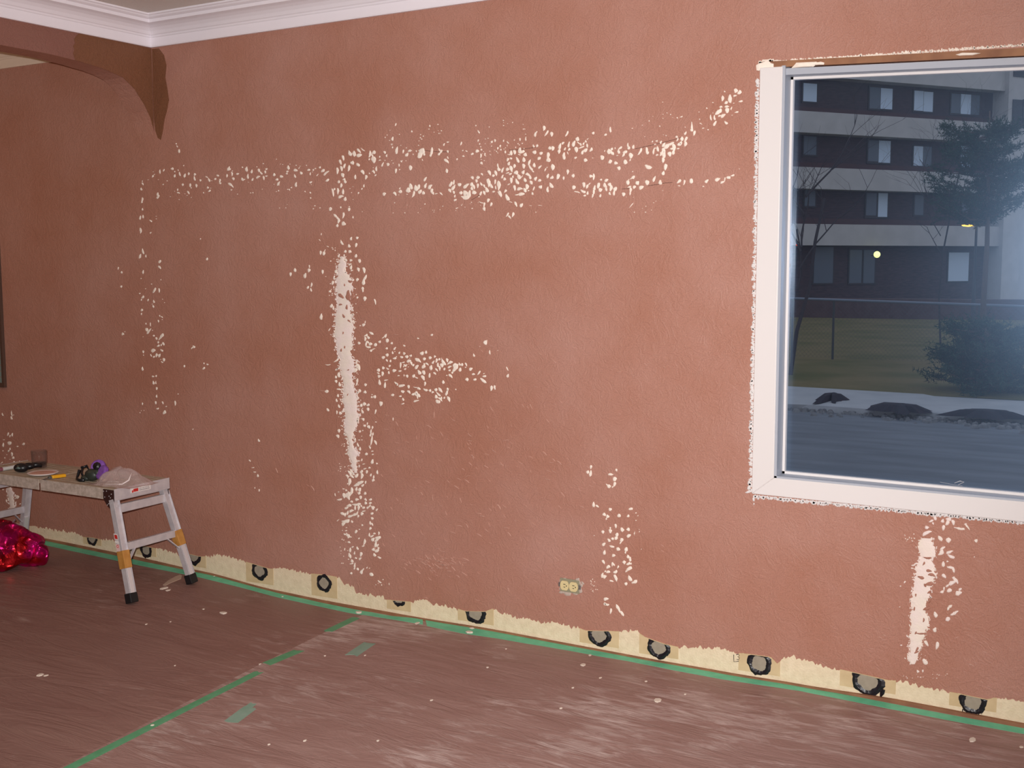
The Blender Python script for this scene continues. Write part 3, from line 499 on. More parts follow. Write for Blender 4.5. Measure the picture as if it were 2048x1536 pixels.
cluster('filler_dabs', 640, 890, 5.486, [
(508,100,34,10,.7),(550,30,66,105,.3),(575,68,26,0,.5),(580,103,24,10,.5),(573,182,54,80,.45),(625,203,20,0,.9),(627,297,44,92,.45),(543,250,28,170,.6),(493,260,36,15,.4),(513,295,40,90,.5),(557,328,36,75,.4),(588,350,40,88,.35),(585,385,30,0,.9),(480,208,30,10,.3),(460,165,30,80,.4),(438,40,40,90,.5),
(455,295,42,50,.6),(462,340,66,85,.4),(402,335,56,60,.5),(440,415,80,30,.4),(400,440,70,20,.4),(468,442,36,40,.6),(500,410,36,85,.4),(435,488,44,70,.8),(398,482,44,80,.5),(430,530,34,70,.7),(445,575,40,100,.6),(405,597,42,10,.7),(495,530,34,90,.65),(500,600,38,130,.55),(500,637,34,110,.7),(553,600,34,10,.6),(553,637,32,20,.65),(345,622,30,0,.7),(325,405,80,85,.35),(350,345,60,140,.35),(300,340,40,130,.5),(330,310,70,120,.3),(350,300,80,125,.3),
(350,510,80,78,.35),(300,550,90,20,.5),(262,555,60,100,.4),(315,580,50,110,.5),(285,495,26,90,.5),(165,545,36,100,.25),(215,600,54,10,.35),(320,665,56,10,.5),(290,690,44,20,.5),(400,655,90,5,.25),(385,690,50,90,.35),(425,690,60,88,.35),(452,668,30,120),(478,688,36,20,.6),(525,685,34,40,.55),(545,670,36,50,.5),(575,690,50,120,.4),(590,680,30,130),(622,710,34,55,.5),(572,750,34,15,.7),(480,725,44,10,.3),(460,757,40,75,.6),(420,780,34,90,.5),(345,720,56,20,.4),(300,745,50,75,.4),(250,755,60,150,.4),(275,765,44,90,.4),(335,780,60,20,.4),(385,760,60,20,.4),(408,745,36,70,.5),
(285,840,90,10,.35),(255,865,44,40,.7),(350,840,30,120),(197,825,34,40,.3),(465,880,20,0,.9),(572,805,36,150,.6),(550,855,44,100,.4),(575,870,36,115,.4),(552,917,36,65,.6),(395,952,40,70,.6),(434,925,16,0),(305,993,50,145,.6),(328,1008,40,0,.4),(270,980,30,150),(287,940,22,0,.5),(428,1025,22,60),(540,985,44,92,.35),(570,1000,44,30,.4),(597,972,28,0,.6),(580,1035,44,60,.7),(648,970,40,90,.3),(635,1020,70,10,.4),(620,1045,50,30,.5),(610,1090,70,80,.35),(632,1100,40,60,.4),(585,1145,36,60,.75),(625,1160,56,20,.5),(640,1135,30,90),(597,1207,42,125,.6),(650,1235,46,155,.35),(490,1070,72,75,.28),(475,1108,34,10,.4),(410,1133,42,120,.5),(450,1200,50,85,.5),(440,1245,36,40,.6),(378,1185,36,85,.4),(320,1068,34,160,.5),(358,1118,28,30,.5),(330,1150,50,85,.4),(330,1220,50,115,.5),(395,1240,26,150,.6),(350,1273,38,120,.7),(380,1320,60,85,.3),(345,1303,44,10,.3),(378,1355,26,80),(413,1362,34,125,.65),(455,1390,50,75,.55),(470,1370,40,60,.4),(342,1408,28,0,.8),(567,1420,50,150,.6),(515,1345,24,60),(543,1352,14,0),(650,1500,50,140,.3),(320,1190,20,0)],
 speck=[(200,180,320,520,18),(220,880,330,1300,18),(600,1470,760,1536,6)])
cluster('filler_dabs', 730, 650, 6.827, [
(45,170,50,145,.5),(20,128,40,10,.5),(140,270,44,75,.8),(200,230,34,0,.9),(302,213,54,85,.65),(363,245,34,60,.8),(280,145,54,65,.4),(85,108,66,150,.35),(15,245,66,80,.35),(72,262,46,70,.8),(40,300,60,160,.35),(82,348,36,0,.8),(125,328,36,25,.4),(295,320,32,0,.8),(405,318,44,55,.5),(375,382,40,105,.5),(535,283,36,140,.5),(725,182,28,0,.7),(912,137,36,20,.65),(250,442,48,30,.75),(302,410,42,0,.85),(300,483,40,120,.5),(347,490,38,80,.55),(405,457,52,5,.5),(337,560,36,70,.65),(500,437,46,155,.65),(468,378,34,60,.6),(535,388,36,0,.9),(572,435,42,110,.85),(622,420,40,10,.65),(728,480,95,148,.38),(812,462,40,10,.9),(778,385,56,60,.75),(832,370,42,80,.65),(890,450,42,60,.85),(953,432,36,70,.65),(600,490,60,25,.6),(630,520,56,115,.45),(655,548,36,0,.9),(1013,470,32,0,.9),(978,488,66,78,.35),(930,508,54,50,.45),(1063,505,110,120,.28),(1122,482,56,105,.5),(1170,508,60,20,.6),(1137,530,40,45,.4),(993,540,60,88,.4),(1050,552,62,110,.6),(487,550,82,88,.25),(520,512,50,15,.3),(545,553,50,145,.5),(545,602,30,10,.7),(590,573,16,0),(708,570,70,52,.55),(798,572,60,60,.7),(812,540,44,100,.35),(850,532,56,145,.35),(900,580,72,85,.5),(252,587,40,10,.8),(307,597,44,140,.4),(182,618,46,20,.8),(180,658,40,145,.4),(193,700,40,20,.85),(240,668,68,88,.4),(325,650,42,95,.5),(400,620,56,10,.65),(477,628,46,5,.5),(740,645,70,125,.55),(805,650,66,115,.6),(978,612,58,130,.35),(1020,590,68,102,.35),(1083,600,36,60,.8),(1155,570,60,25,.4),(1220,545,60,65,.5),(1235,580,110,62,.45),(1215,620,60,50,.6),(1290,535,48,110,.35),(1323,540,40,0,.9),(1300,608,60,85,.55),(1192,653,30,90,.8),(1153,620,30,0,.8),(1383,540,56,115,.3),(1375,578,24,0),(1445,600,54,40,.6),(955,660,50,140,.4),(880,687,66,85,.38),(577,700,44,110,.7),(665,695,50,65,.6),(700,718,50,150,.3),(460,690,32,0,.5),(535,690,28,90,.4),(795,722,80,122,.42),(1170,693,70,140,.4),(1115,688,20,0),(197,785,80,100,.4),(287,752,54,15,.3),(270,820,78,84,.35),(425,797,70,135,.3),(440,810,36,100,.6),(503,828,92,10,.35),(597,842,48,95,.55),(822,803,60,85,.35),(690,852,70,170,.18),(738,868,50,155,.6),(823,887,72,155,.4),(887,895,34,0,.9),(925,918,34,0,.8),(968,885,44,110,.85),(1030,890,80,128,.38),(1120,910,90,70,.3),(1130,880,50,100,.4),(1107,945,44,88,.45),(512,910,54,165,.55),(600,912,60,135,.45),(653,948,34,0,.9),(720,950,100,150,.4),(705,930,56,110,.5),(718,985,50,110,.3),(375,957,46,5,.6),(480,973,40,0,.55),(520,1015,46,110,.5),(700,1037,76,15,.3),(970,978,50,115,.7),(1000,945,80,135,.3),(1030,1010,76,140,.3),(1043,995,36,90,.6),(1083,993,32,60,.7),(995,1045,70,150,.6),(1147,1010,80,115,.38),(515,1075,44,20,.4),(130,980,40,0,.85),(97,955,18,0),(130,950,16,0),(95,995,26,120),(225,1075,62,95,.6),(1068,777,46,95,.65),(1390,743,44,10,.85),(1500,745,46,10,.65),(1480,670,44,10,.55),(1555,655,70,55,.3),(1628,700,54,10,.55),(1612,760,105,138,.3),(1640,240,54,20,.95),(1660,220,34,80,.5),(1700,372,58,95,.35),(1487,413,50,110,.38),(1570,292,18,0),(1813,345,14,0),(1943,597,62,115,.2),(1950,692,50,70,.6),(1727,865,72,82,.45),(1773,855,60,98,.45),(1240,880,22,130),(1625,662,26,20)],
 speck=[(400,360,620,600,8)])
cluster('filler_dabs', 1150, 920, 4.8, [
(153,68,40,85,.45),(122,115,36,80,.7),(148,128,60,80,.35),(343,138,50,0,.4),(380,185,42,60,.8),(380,235,44,80,.55),(362,258,26,50,.4),(328,253,36,10,.85),(308,238,30,140,.3),(397,97,28,110,.6),(177,425,50,88,.5),(215,443,38,140,.4),(340,472,32,20,.85),(535,470,44,8,.5),(283,523,36,130,.7),(313,543,32,60,.85),(300,565,20,80),(425,533,36,160,.8),(510,540,28,30,.8),(392,633,40,100,.55),(270,690,34,100,.7),(340,685,40,95,.7),(340,655,30,95,.4),(450,667,46,115,.7),(510,667,36,20,.75),(516,727,44,30,.65),(403,720,40,85,.65),(395,750,36,10,.8),(360,755,28,0,.8),(325,770,44,135,.45),(448,768,40,40,.7),(438,795,36,60,.35),(275,808,38,40,.7),(353,832,48,165,.4),(413,857,34,60,.9),(490,855,44,80,.6),(485,885,30,85,.45),(280,888,46,85,.5),(372,917,36,10,.7),(510,927,36,110,.7),(530,950,46,85,.4),(275,980,46,120,.45),(473,983,36,100,.75),(512,997,44,25,.5),(538,995,22,80),(360,1000,40,85,.5),(373,1005,30,130),(317,1028,40,40,.75),(415,1028,30,70,.5),(522,1043,60,25,.5),(497,1065,34,40,.4),(320,1073,40,0,.55),(290,1070,22,60),(387,1077,44,20,.6),(260,1105,52,75,.35),(283,1118,40,20,.8),(393,1132,70,110,.35),(350,1160,44,170,.35),(525,1138,60,115,.45),(573,1170,56,20,.45),(553,1178,24,60),(488,1187,32,0,.85),(298,1335,50,10,.5),(300,1387,56,155,.35),(290,1383,30,0,.8),(345,1452,54,80,.35),(405,1410,50,125,.45),(425,1440,50,110,.35),(455,1475,56,120,.4),(185,725,8,0),(570,700,30,80,.3)], speck=[(560,500,640,900,7),(150,1130,220,1280,12)])
cluster('filler_dabs', 1780, 1020, 4.518, [
(407,70,42,92,.6),(372,100,44,20,.4),(390,122,26,120,.5),(475,97,36,85,.75),(530,85,50,0,.6),(518,118,50,60,.6),(572,113,50,105,.5),(483,160,50,85,.45),(335,157,36,10,.7),(335,203,84,25,.35),(625,168,92,170,.2),(700,150,70,130,.2),(682,127,26,10),(452,255,56,130,.55),(530,275,46,90,.85),(777,277,32,0,.8),(475,345,54,35,.4),(462,388,60,45,.5),(538,380,62,20,.35),(553,420,72,155,.35),(480,487,50,85,.5),(520,463,22,10,.6),(545,520,72,170,.3),(575,545,46,105,.45),(490,595,50,130,.55),(598,635,66,130,.35),(565,655,80,25,.35),(520,683,40,30,.4),(573,612,30,0),(470,740,36,20,.65),(487,715,40,88,.35),(535,728,48,20,.6),(620,748,60,20,.55),(635,715,36,30,.5),(527,893,34,70,.6),(545,870,40,40,.55),(595,925,56,35,.35),(568,942,44,30,.55),(523,988,42,40,.8),(410,945,56,110,.5),(404,1083,42,80,.75),(428,1225,70,80,.35),(330,1205,62,125,.4),(315,1370,66,125,.45),(250,1458,30,130,.6),(297,1455,26,90,.5),(210,500,40,10,.35),(133,652,26,50,.5),(95,688,16,0,.6),(87,875,14,0),(100,1222,22,0,.5),(155,1140,26,130,.5),(763,423,14,0)], M_filler_pink, speck=[(130,210,240,290,16),(80,1480,560,1530,16),(250,1260,340,1400,8)])
cluster('filler_dabs', 0, 800, 5.91, [
(135,160,70,98,.18),(135,212,44,110,.5),(160,178,14,0),(28,170,40,110,.3),(97,405,44,70,.4),(145,407,46,80,.4),(118,428,30,80,.35),(112,508,50,40,.8),(37,530,50,85,.4),(100,600,30,50,.5),(118,578,30,90,.4),(142,640,54,98,.35),(155,685,32,40,.7),(278,522,36,20,.7),(205,548,22,0,.6),(165,730,20,0),(20,745,40,40,.2),(230,722,14,0),(35,1060,20,0),(207,1145,44,20,.8),(237,1230,22,40),(75,1190,36,100,.3),(150,1010,40,90,.5),(45,470,22,0)], speck=[(20,570,160,720,6)])
# long smeared joints: ragged filled strips
def joint(pts, seed, m=M_filler_pink, step=3.0, jag=2.6):
    """pts: (y, xl, xr) in photo px down the strip"""
    r = random.Random(seed); L_, R_ = [], []
    y = pts[0][0]
    while y <= pts[-1][0]:
        for a, c in zip(pts, pts[1:]):
            if a[0] <= y <= c[0]:
                t = (y-a[0])/(c[0]-a[0]); xl = a[1]+(c[1]-a[1])*t; xr = a[2]+(c[2]-a[2])*t; break
        k = jag*r.choice((0.1, .4, 1, 1.5, 2.4))
        L_.append((xl - r.uniform(-.4, 1)*k, y+r.uniform(-1, 1))); R_.append((xr + r.uniform(-.5, 1)*k, y+r.uniform(-1, 1))); y += step
    b = MB(); n = len(L_); vs = []
    for (xl, yl), (xr, yr) in zip(L_, R_):
        a = W(xl, yl); c = W(xr, yr)
        for t in (0, .12, .38, .62, .88, 1):
            vs.append((a[0]+(c[0]-a[0])*t, (-.0002 if t in (0, 1) else -.0022 - r.uniform(0, .0008)), a[1]+(c[1]-a[1])*t))
    b.add(vs, [(i*6+k, i*6+k+1, i*6+7+k, i*6+6+k) for i in range(n-1) for k in range(5)])
    o = b.build('filler_strip', m, wall, smooth=True)
    b2 = MB()
    for side, lst in ((-1, L_), (1, R_)):
        for (x, y) in lst:
            if r.random() < .85: dab(b2, x+side*r.uniform(-1, 3.2), y+r.uniform(-1.5, 1.5), r.uniform(3, 7.5), (0 if r.random() < .4 else 90)+r.gauss(0, 30), r.uniform(.25, .5))
    b2.build('filler_edge', m, wall)
    return o
joint([(513,681,684),(522,679,688),(545,676,690),(548,674,695),(556,673,702),(572,674,704),(595,674,702),(610,674,700),(625,673,700),(645,671,704),(660,670,706),(670,668,704),(685,672,704),(705,676,700),(720,680,706),(740,684,708),(750,685,703),(775,687,708),(800,686,714),(830,692,714),(850,688,715),(865,692,708),(880,697,705),(890,698,706),(898,697,710),(905,695,716),(915,697,714),(920,702,712),(932,704,712),(945,708,712)], 3)
joint([(1076,1842,1858),(1085,1838,1864),(1095,1836,1870),(1108,1840,1871),(1116,1843,1872),(1119,1840,1860),(1128,1836,1868),(1140,1833,1868),(1150,1834,1872),(1160,1829,1866),(1172,1828,1862),(1190,1826,1858),(1205,1821,1852),(1220,1826,1850),(1233,1820,1855),(1245,1822,1858),(1258,1823,1852),(1266,1822,1848),(1280,1822,1844),(1292,1820,1842),(1303,1821,1838),(1318,1815,1834),(1330,1823,1829)], 5)
joint([(973,16,22),(985,15,27),(1000,18,27),(1012,20,29),(1022,22,31)], 9, jag=1.5)
# paint still showing through the smears
b = MB()
gaps = [(688,632,9,125),(700,600,10,120),(704,585,8,120),(697,590,20,88),(706,594,14,80),(683,592,14,140),(682,609,8,0),(694,614,10,90),(690,570,6,100),(699,642,8,140),(687,666,6,80),(690,694,6,90),(683,700,7,80),(696,789,5,60),(697,740,5,20),(674,553,9,40),(700,563,9,160),(706,755,5,100),(711,783,6,90),
 (1855,1116,18,175,.2),(1848,1127,8,60),(1858,1141,12,170),(1864,1149,14,165),(1842,1155,14,160),(1850,1170,8,120),(1858,1168,18,5),(1832,1190,7,90),(1859,1184,10,30),(1859,1201,12,80),(1853,1217,14,20),(1829,1217,8,80),(1848,1240,8,80),(1832,1265,7,60),(1835,1298,10,60),(1833,1304,10,30),(1840,1267,22,175,.12)]
for g in gaps:
    n0 = len(b.v); dab(b, g[0], g[1], g[2], g[3], g[4] if len(g) > 4 else .4)
    b.v[n0:] = [(v[0], v[1]-.0022, v[2]) for v in b.v[n0:]]
b.build('brown_paint_flake', M_wall, wall)
# ragged white fringe of paint around the window casing
b = MB(); fr = random.Random(5)
def fringe(ax, ay, bx, by, k, out, ln, wmin=2.0, wmax=5.0):
    for i in range(k):
        t = (i+fr.random())/k; x = ax+(bx-ax)*t; y = ay+(by-ay)*t; l = fr.uniform(.35, 1)*ln
        dab(b, x+out[0]*l/2, y+out[1]*l/2, l+2, math.degrees(math.atan2(-out[1], out[0]))+fr.uniform(-45, 45), fr.uniform(.35, .8))
fringe(1518,160,1503,985, 260, (-1, 0), 7.5); fringe(1506,990,2048,1043, 230, (0, 1), 8)
for q in [(1500,967,14,100),(1498,975,10,60),(1497,984,12,20),(1507,998,9,90),(1508,1008,5,80),(1655,1003,14,10)]: dab(b, *q)
b.build('white_paint_fringe', M_white, wall)
b = MB()
fringe(1536,127,2048,92, 190, (0, -1), 6); fringe(1518,128,1548,124, 26, (0, -1), 7)
b.build('white_paint_fringe', M_filler, wall)
# light trowel scuffs in the paint
b = MB(); sr = random.Random(21)
for _ in range(210):
    x = sr.gauss(960, 150); y = sr.gauss(960, 95)
    if sr.random() < .25: x, y = sr.uniform(780, 1450), sr.uniform(620, 1240)
    dab(b, x, y, sr.uniform(5, 13), sr.gauss(-35, 22), .11)
for _ in range(70): dab(b, sr.gauss(875, 25), sr.gauss(1128, 12), sr.uniform(5, 14), sr.gauss(-30, 15), .12)
for _ in range(60): dab(b, sr.uniform(1700, 2040), sr.uniform(1200, 1380), sr.uniform(4, 12), sr.gauss(-15, 20), .12)
b.build('trowel_ridges', mat('dusty_ridge_paint', (192, 148, 132), .6), wall)
# hairline cracks
b = MB()
for ln in ([(838,299),(865,303),(900,304)], [(1018,300),(1040,299),(1062,296),(1075,293)], [(1270,298),(1300,291),(1322,286),(1345,280),(1362,275)], [(943,400),(955,393),(962,388)], [(1243,378),(1262,377)], [(1296,372),(1330,366),(1345,365)]):
    b.tube([(W(x, y)[0], 0.0, W(x, y)[1]) for x, y in ln], .0012, 4, flat=.5)
b.build('hairline_crack', mat('dark_crack', (70, 46, 40), .9), wall)
#FLECKEND#
# ------------------------------------------------------------------ objects
#OBJECTS#
# ------------------------------------------------------------------ outside, seen through the window
ZG = -.9
M_road = mat('asphalt', (104, 110, 118), .9, c2=(120, 126, 134), vscale=.8, stretch=(1, 4, 1), spec=.2)
M_walk = mat('pale_sidewalk', (160, 164, 168), .9, c2=(172, 174, 178), vscale=1.5, spec=.2)
M_lawn = mat('dormant_lawn', (92, 92, 58), .95, c2=(116, 104, 72), vscale=.7, spec=.1, bump=.5, bscale=12, bdist=.05)
YR, YW, YL = 14.9, 17.15, 60
b = MB(); b.box((-45, 3.0, ZG-.35), (40, YR-.12, ZG-.12)); struct(b.build('road', M_road))
b = MB()
vs = []; rk = random.Random(4); nn = 160
for i in range(nn+1):
    x = -45+85*i/nn; vs += [(x, YR-.12+rk.uniform(-.12, .04), ZG-.02), (x, YR+.5, ZG), (x, YW-(.04*(x+2)), ZG+.01), (x, YW-.04*(x+2), ZG-.3), (x, YR-.12, ZG-.3)]
b.add(vs, [(i*5+k, i*5+k+1, i*5+6+k, i*5+5+k) for i in range(nn) for k in range(3)] + [(i*5+4, i*5, i*5+5, i*5+9) for i in range(nn)])
struct(b.build('sidewalk', M_walk))
b = MB(); nx, ny = 60, 40; vs = []
for j in range(ny+1):
    y = YW-.3+(78-YW)*(j/ny)**1.5
    for i in range(nx+1):
        x = -60+110*i/nx; vs.append((x, y, ZG+.0+.06*noise.noise(Vector((x*.3, y*.3, 0)))))
b.add(vs, [(j*(nx+1)+i, j*(nx+1)+i+1, (j+1)*(nx+1)+i+1, (j+1)*(nx+1)+i) for j in range(ny) for i in range(nx)])
struct(b.build('lawn', M_lawn, smooth=True))
# gravel line and dirt heaps on the kerb
M_dirt = mat('dark_wet_dirt', (48, 46, 54), .9, spec=.2); M_grit = mat('grey_grit', (134, 136, 138), .95, c2=(96, 98, 102), vscale=8)
b = MB(); gr = random.Random(12)
for _ in range(900):
    px = gr.uniform(1560, 2150); py = 803+(px-1564)*.074 + gr.gauss(7, 5) + max(0, (px-1750)*.01)
    p = on(px, py, 2, ZG-.1); s = gr.uniform(.02, .07)
    b.lathe([(0, .0), (s, .0), (s*.6, s*.7), (0, s*.9)], 5, Matrix.Rotation(gr.uniform(0, 3), 4, 'Z'), (p.x, p.y, ZG-.12))
o = b.build('roadside_grit', M_grit); tag(o, 'loose grey grit along the kerb of the road outside', 'grit', kind='stuff')
for k, (cx, cy, w_, lab_) in enumerate([(1664, 797, 1.05, 'dark wet dirt heap on the sidewalk outside, leftmost of three'), (1800, 816, 1.2, 'dark flat dirt heap at the kerb outside, middle of three'), (1972, 828, 1.35, 'dark wide dirt heap at the kerb outside, rightmost of three')]):
    p = on(cx, cy, 2, ZG+.02); bm = bmesh.new(); nb = 34
    c0 = bm.verts.new((0, 0, .12)); r1, r2 = [], []
    for i in range(nb):
        a = 2*PI*i/nb; r_ = w_*.28*(1+.65*noise.noise(Vector((math.cos(a)*2.1, math.sin(a)*2.1, k*7)))*1.6 + .25*noise.noise(Vector((math.cos(a)*7, math.sin(a)*7, k*3))))
        if k == 0: ax_, ay_ = .8, 1.5
        elif k == 1: ax_, ay_ = 1.35, .9
        else: ax_, ay_ = 1.5, .7
        r1.append(bm.verts.new((r_*.5*math.cos(a)*ax_, r_*.5*math.sin(a)*ay_, .10))); r2.append(bm.verts.new((r_*math.cos(a)*ax_, r_*math.sin(a)*ay_, 0)))
    for i in range(nb):
        j = (i+1) % nb; bm.faces.new((c0, r1[i], r1[j])); bm.faces.new((r1[i], r2[i], r2[j], r1[j]))
    me = bpy.data.meshes.new('dirt_heap'); bm.to_mesh(me); bm.free(); me.materials.append(M_dirt)
    o = bpy.data.objects.new('dirt_heap', me); col.objects.link(o); o.location = (p.x, p.y, ZG+.0 if k == 0 else ZG-.02)
    tag(o, lab_, 'dirt heap', 'dark dirt heaps along the kerb')

# --- apartment building, facade turned 55 degrees
TB = math.radians(55); B0 = Vector((-18, 48, 0)); BU = Vector((math.cos(TB), math.sin(TB), 0)); BN = Vector((math.sin(TB), -math.cos(TB), 0))  # BN points to the viewer
def fs_(px, py):
    d = ray(px, py); t = ((B0-CAM).dot(BN))/d.dot(BN); p = CAM+d*t; return (p-B0).dot(BU), p.z
apt = tag(empty('apartment_building', (B0.x, B0.y, ZG)), 'brick apartment building with pale concrete balcony bands across the road', 'building')
def bbox(b, s0, s1, d0, d1, z0, z1):
    vs = []
    for z in (z0, z1):
        for s, d in ((s0, d0), (s1, d0), (s1, d1), (s0, d1)): vs.append(B0+BU*s+BN*d+Vector((0, 0, z)) - Vector((B0.x, B0.y, ZG)))
    b.add(vs, [(0, 3, 2, 1), (4, 5, 6, 7), (0, 1, 5, 4), (1, 2, 6, 5), (2, 3, 7, 6), (3, 0, 4, 7)])
M_conc = mat('pale_concrete', (182, 178, 176), .9, c2=(192, 188, 186), vscale=1.2, spec=.2)
M_brick = mat('dark_brick', (66, 58, 64), .9, c2=(84, 70, 74), vscale=3, spec=.2, stretch=(1, 1, 6))
M_soff = mat('brown_fascia', (84, 60, 62), .9)
M_frame = mat('dark_window_frame', (50, 48, 54), .6)
M_pane_l = mat('pale_blue_window', (206, 222, 240), .6); M_pane_d = mat('dim_window', (88, 98, 112), .4)  # two pane tones: pale blue-grey and darker grey
S0, S1 = -32.0, 21.2
b = MB(); bbox(b, S0, S1+8, -9, -.85, ZG, 14.5); b.build('brick_wall', M_brick, apt)
BANDS = [(10.68, 12.3), (7.88, 8.94), (5.1, 6.18), (2.26, 3.34)]
for z0, z1 in BANDS:
    b = MB(); e = S0 if z0 > 7 else S0
    bbox(b, S0, S1, -.12, .0, z0, z1); bbox(b, S0, S1, -.9, -.12, z0, z0+.18); b.build('balcony_band', M_conc, apt)
    b = MB(); bbox(b, S0, S1, -.88, -.75, z1-.05, z1+.32 if z0 < 10 else z1+.1); b.build('brown_fascia', M_soff, apt)
b = MB(); bbox(b, S1-.1, S1+1.2, -.9, .25, ZG, 14.5); bbox(b, S1+1.2, S1+9, -.6, .1, ZG, 9.35); bbox(b, S1+1.2, S1+9, -.6, .1, 11.9, 14.5); bbox(b, S1+1.2, S1+1.5, -.7, .1, 9, 12); b.build('concrete_tower', M_conc, apt)
# windows: photo px of each pane on the recessed wall, (x0,y0,x1,y1, bright)
DR = -.8
def fr_(px, py):
    o_ = B0+BN*DR; d = ray(px, py); t = (o_-CAM).dot(BN)/d.dot(BN); p = CAM+d*t; return (p-B0).dot(BU), p.z
WIN = [[(1607,166,1633,204,1)], [(1740,174,1760,218,0),(1762,176,1784,219,1)], [(1829,181,1846,222,1),(1848,183,1865,224,1)], [(1903,187,1921,227,0),(1922,188,1941,229,1),(1942,190,1958,230,0)],
       [(1737,280,1757,323,0),(1758,281,1780,326,1)], [(1608,272,1632,310,0)], [(1828,292,1845,332,1),(1847,293,1862,333,0)], [(1922,292,1940,335,1)], [(1990,300,2004,340,1)],
       [(1733,386,1752,431,0),(1757,386,1774,434,1)], [(1830,390,1846,430,0)], [(1610,376,1630,412,0)], [(1925,395,1942,440,0)],
       [(1629,494,1665,566,0)], [(1700,500,1722,566,0)], [(1728,500,1748,566,0)], [(1898,505,1936,562,1)], [(1982,492,1998,566,1)]]
for grp in WIN:
    P = [(fr_(a, b_), fr_(c, d_), k) for a, b_, c, d_, k in grp]
    s0 = min(p[0][0] for p in P)-.08; s1 = max(p[1][0] for p in P)+.08; z1 = max(p[0][1] for p in P)+.08; z0 = min(p[1][1] for p in P)-.08
    b = MB(); bbox(b, s0, s1, -.87, -.80, z0, z1); f = b.build('window', M_frame, apt)
    for (a, c, k) in P:
        b = MB(); bbox(b, a[0], c[0], -.80, -.79, c[1], a[1]); b.build('pane', M_pane_l if k else M_pane_d, f)
for (x0, y0, x1, y1) in [(2020,128,2048,157),(2018,200,2034,258),(2038,200,2056,258)]:
    a = fs_(x0, y0); c = fs_(x1, y1)
    b = MB(); bbox(b, a[0], c[0], .05, .30, c[1], a[1]); b.build('window', M_frame, apt)
DR = .45; a = fr_(1754, 509)
gb = tag(empty('globe_lamp', B0+BU*a[0]+BN*DR+Vector((0, 0, a[1]))), 'glowing round yellow-green lamp by the ground floor of the building outside', 'lamp')
b = MB(); b.lathe([(0, -.17)]+[(.17*math.cos(t), .17*math.sin(t)) for t in [(-80+16*i)*PI/180 for i in range(11)]]+[(0, .17)], 16); b.build('globe', mat('lit_globe', (255, 250, 190), .5, emit=(246, 255, 150), es=1.6), gb, smooth=True)
b = MB(); b.tube([(0, 0, -.1), tuple(-BN*.42+Vector((0, 0, -.05)))], .03, 6); b.build('bracket', M_frame, gb)
a = fr_(1594, 490)
b = MB(); b.lathe([(0, -.05), (.07, 0), (0, .06)], 8, c=B0+BU*a[0]+BN*DR+Vector((0, 0, a[1]))); tag(b.build('red_light', mat('lit_red', (255, 90, 40), .5, emit=(255, 80, 30), es=.8)), 'tiny glowing red light at the left of the building outside', 'light')
# low brick wall before the building
b = MB()
for i in range(30):
    pass
A = on(1560, 604, 2, ZG); A = Vector((-16.5, 46, ZG)); 
a0 = on(1500, 600, 1, 44); a1 = on(2250, 625, 1, 47)
b.bar((a0.x, 44, ZG+.1), (a1.x, 47, ZG+.1), 1.4, .4, (0, 0, 1)); tag(b.build('garden_wall', mat('reddish_brick', (78, 58, 60), .9, c2=(90, 70, 70), vscale=4), bevel=.02), 'low dark brick wall in front of the apartment building', 'wall')

# --- chain-link fence
FY = 23.6
fen = tag(empty('chain_link_fence', (-3.5, FY, ZG)), 'grey chain-link fence with a top rail between lawn and building', 'fence')
def fz(px, py): p = on(px, py, 1, FY); return p.x+3.5, p.z-ZG
r0 = fz(1560, 596); r1 = fz(2200, 618)
M_galv = mat('galvanised_steel', (112, 120, 134), .5, .2)
b = MB(); b.tube([(r0[0], 0, r0[1]), (r1[0], 0, r1[1])], .030, 8); b.build('top_rail', M_galv, fen)
def rz_(x): return r0[1]+(r1[1]-r0[1])*(x-r0[0])/(r1[0]-r0[0])
for px in (1584, 1666, 1957, 2110):
    x = fz(px, 650)[0]; b = MB(); b.tube([(x, .03, -.05), (x, .03, rz_(x)+.02)], .028, 8); b.build('post', mat('dark_fence_post', (60, 64, 66), .6), fen)
b = MB(); x = r0[0]-1.4
while x < r1[0]:
    for d in (-1, 1):
        xa, za, xb, zb = (x, .03, x+1.36, 1.39) if d > 0 else (x, 1.39, x+1.36, .03)
        b.bar((xa, 0, za), (xb, 0, zb), .003, .003, (0, 1, 0))
    x += .10
b.build('wire_mesh', mat('dull_wire', (74, 76, 76), .7), fen)

# --- street lamp
LY = 27
sl = on(1953, 452, 1, LY)
sp = tag(empty('street_lamp', (sl.x, LY, ZG)), 'thin street lamp pole with glowing orange head outside the window', 'street lamp')
H_ = sl.z-ZG
b = MB(); b.tube([(0, 0, 0), (0, 0, H_*.5), (0, 0, H_+.02), (-.10, 0, H_+.09)], [.06, .045, .03, .025], 8); b.build('pole', mat('dark_pole', (52, 52, 58), .6), sp)
b = MB(); b.box((-.36, -.09, H_+.03), (-.02, .09, H_+.13)); b.build('lamp_head', M_frame, sp, bevel=.03)
b = MB(); b.lathe([(0, -.045), (.10, -.03), (.14, 0), (0, .01)], 14, Matrix.Scale(1.25, 4, (1, 0, 0)), (-.19, 0, H_+.03)); b.build('lit_lens', mat('lit_orange_lens', (255, 190, 90), .5, emit=(255, 190, 70), es=3.5), sp)

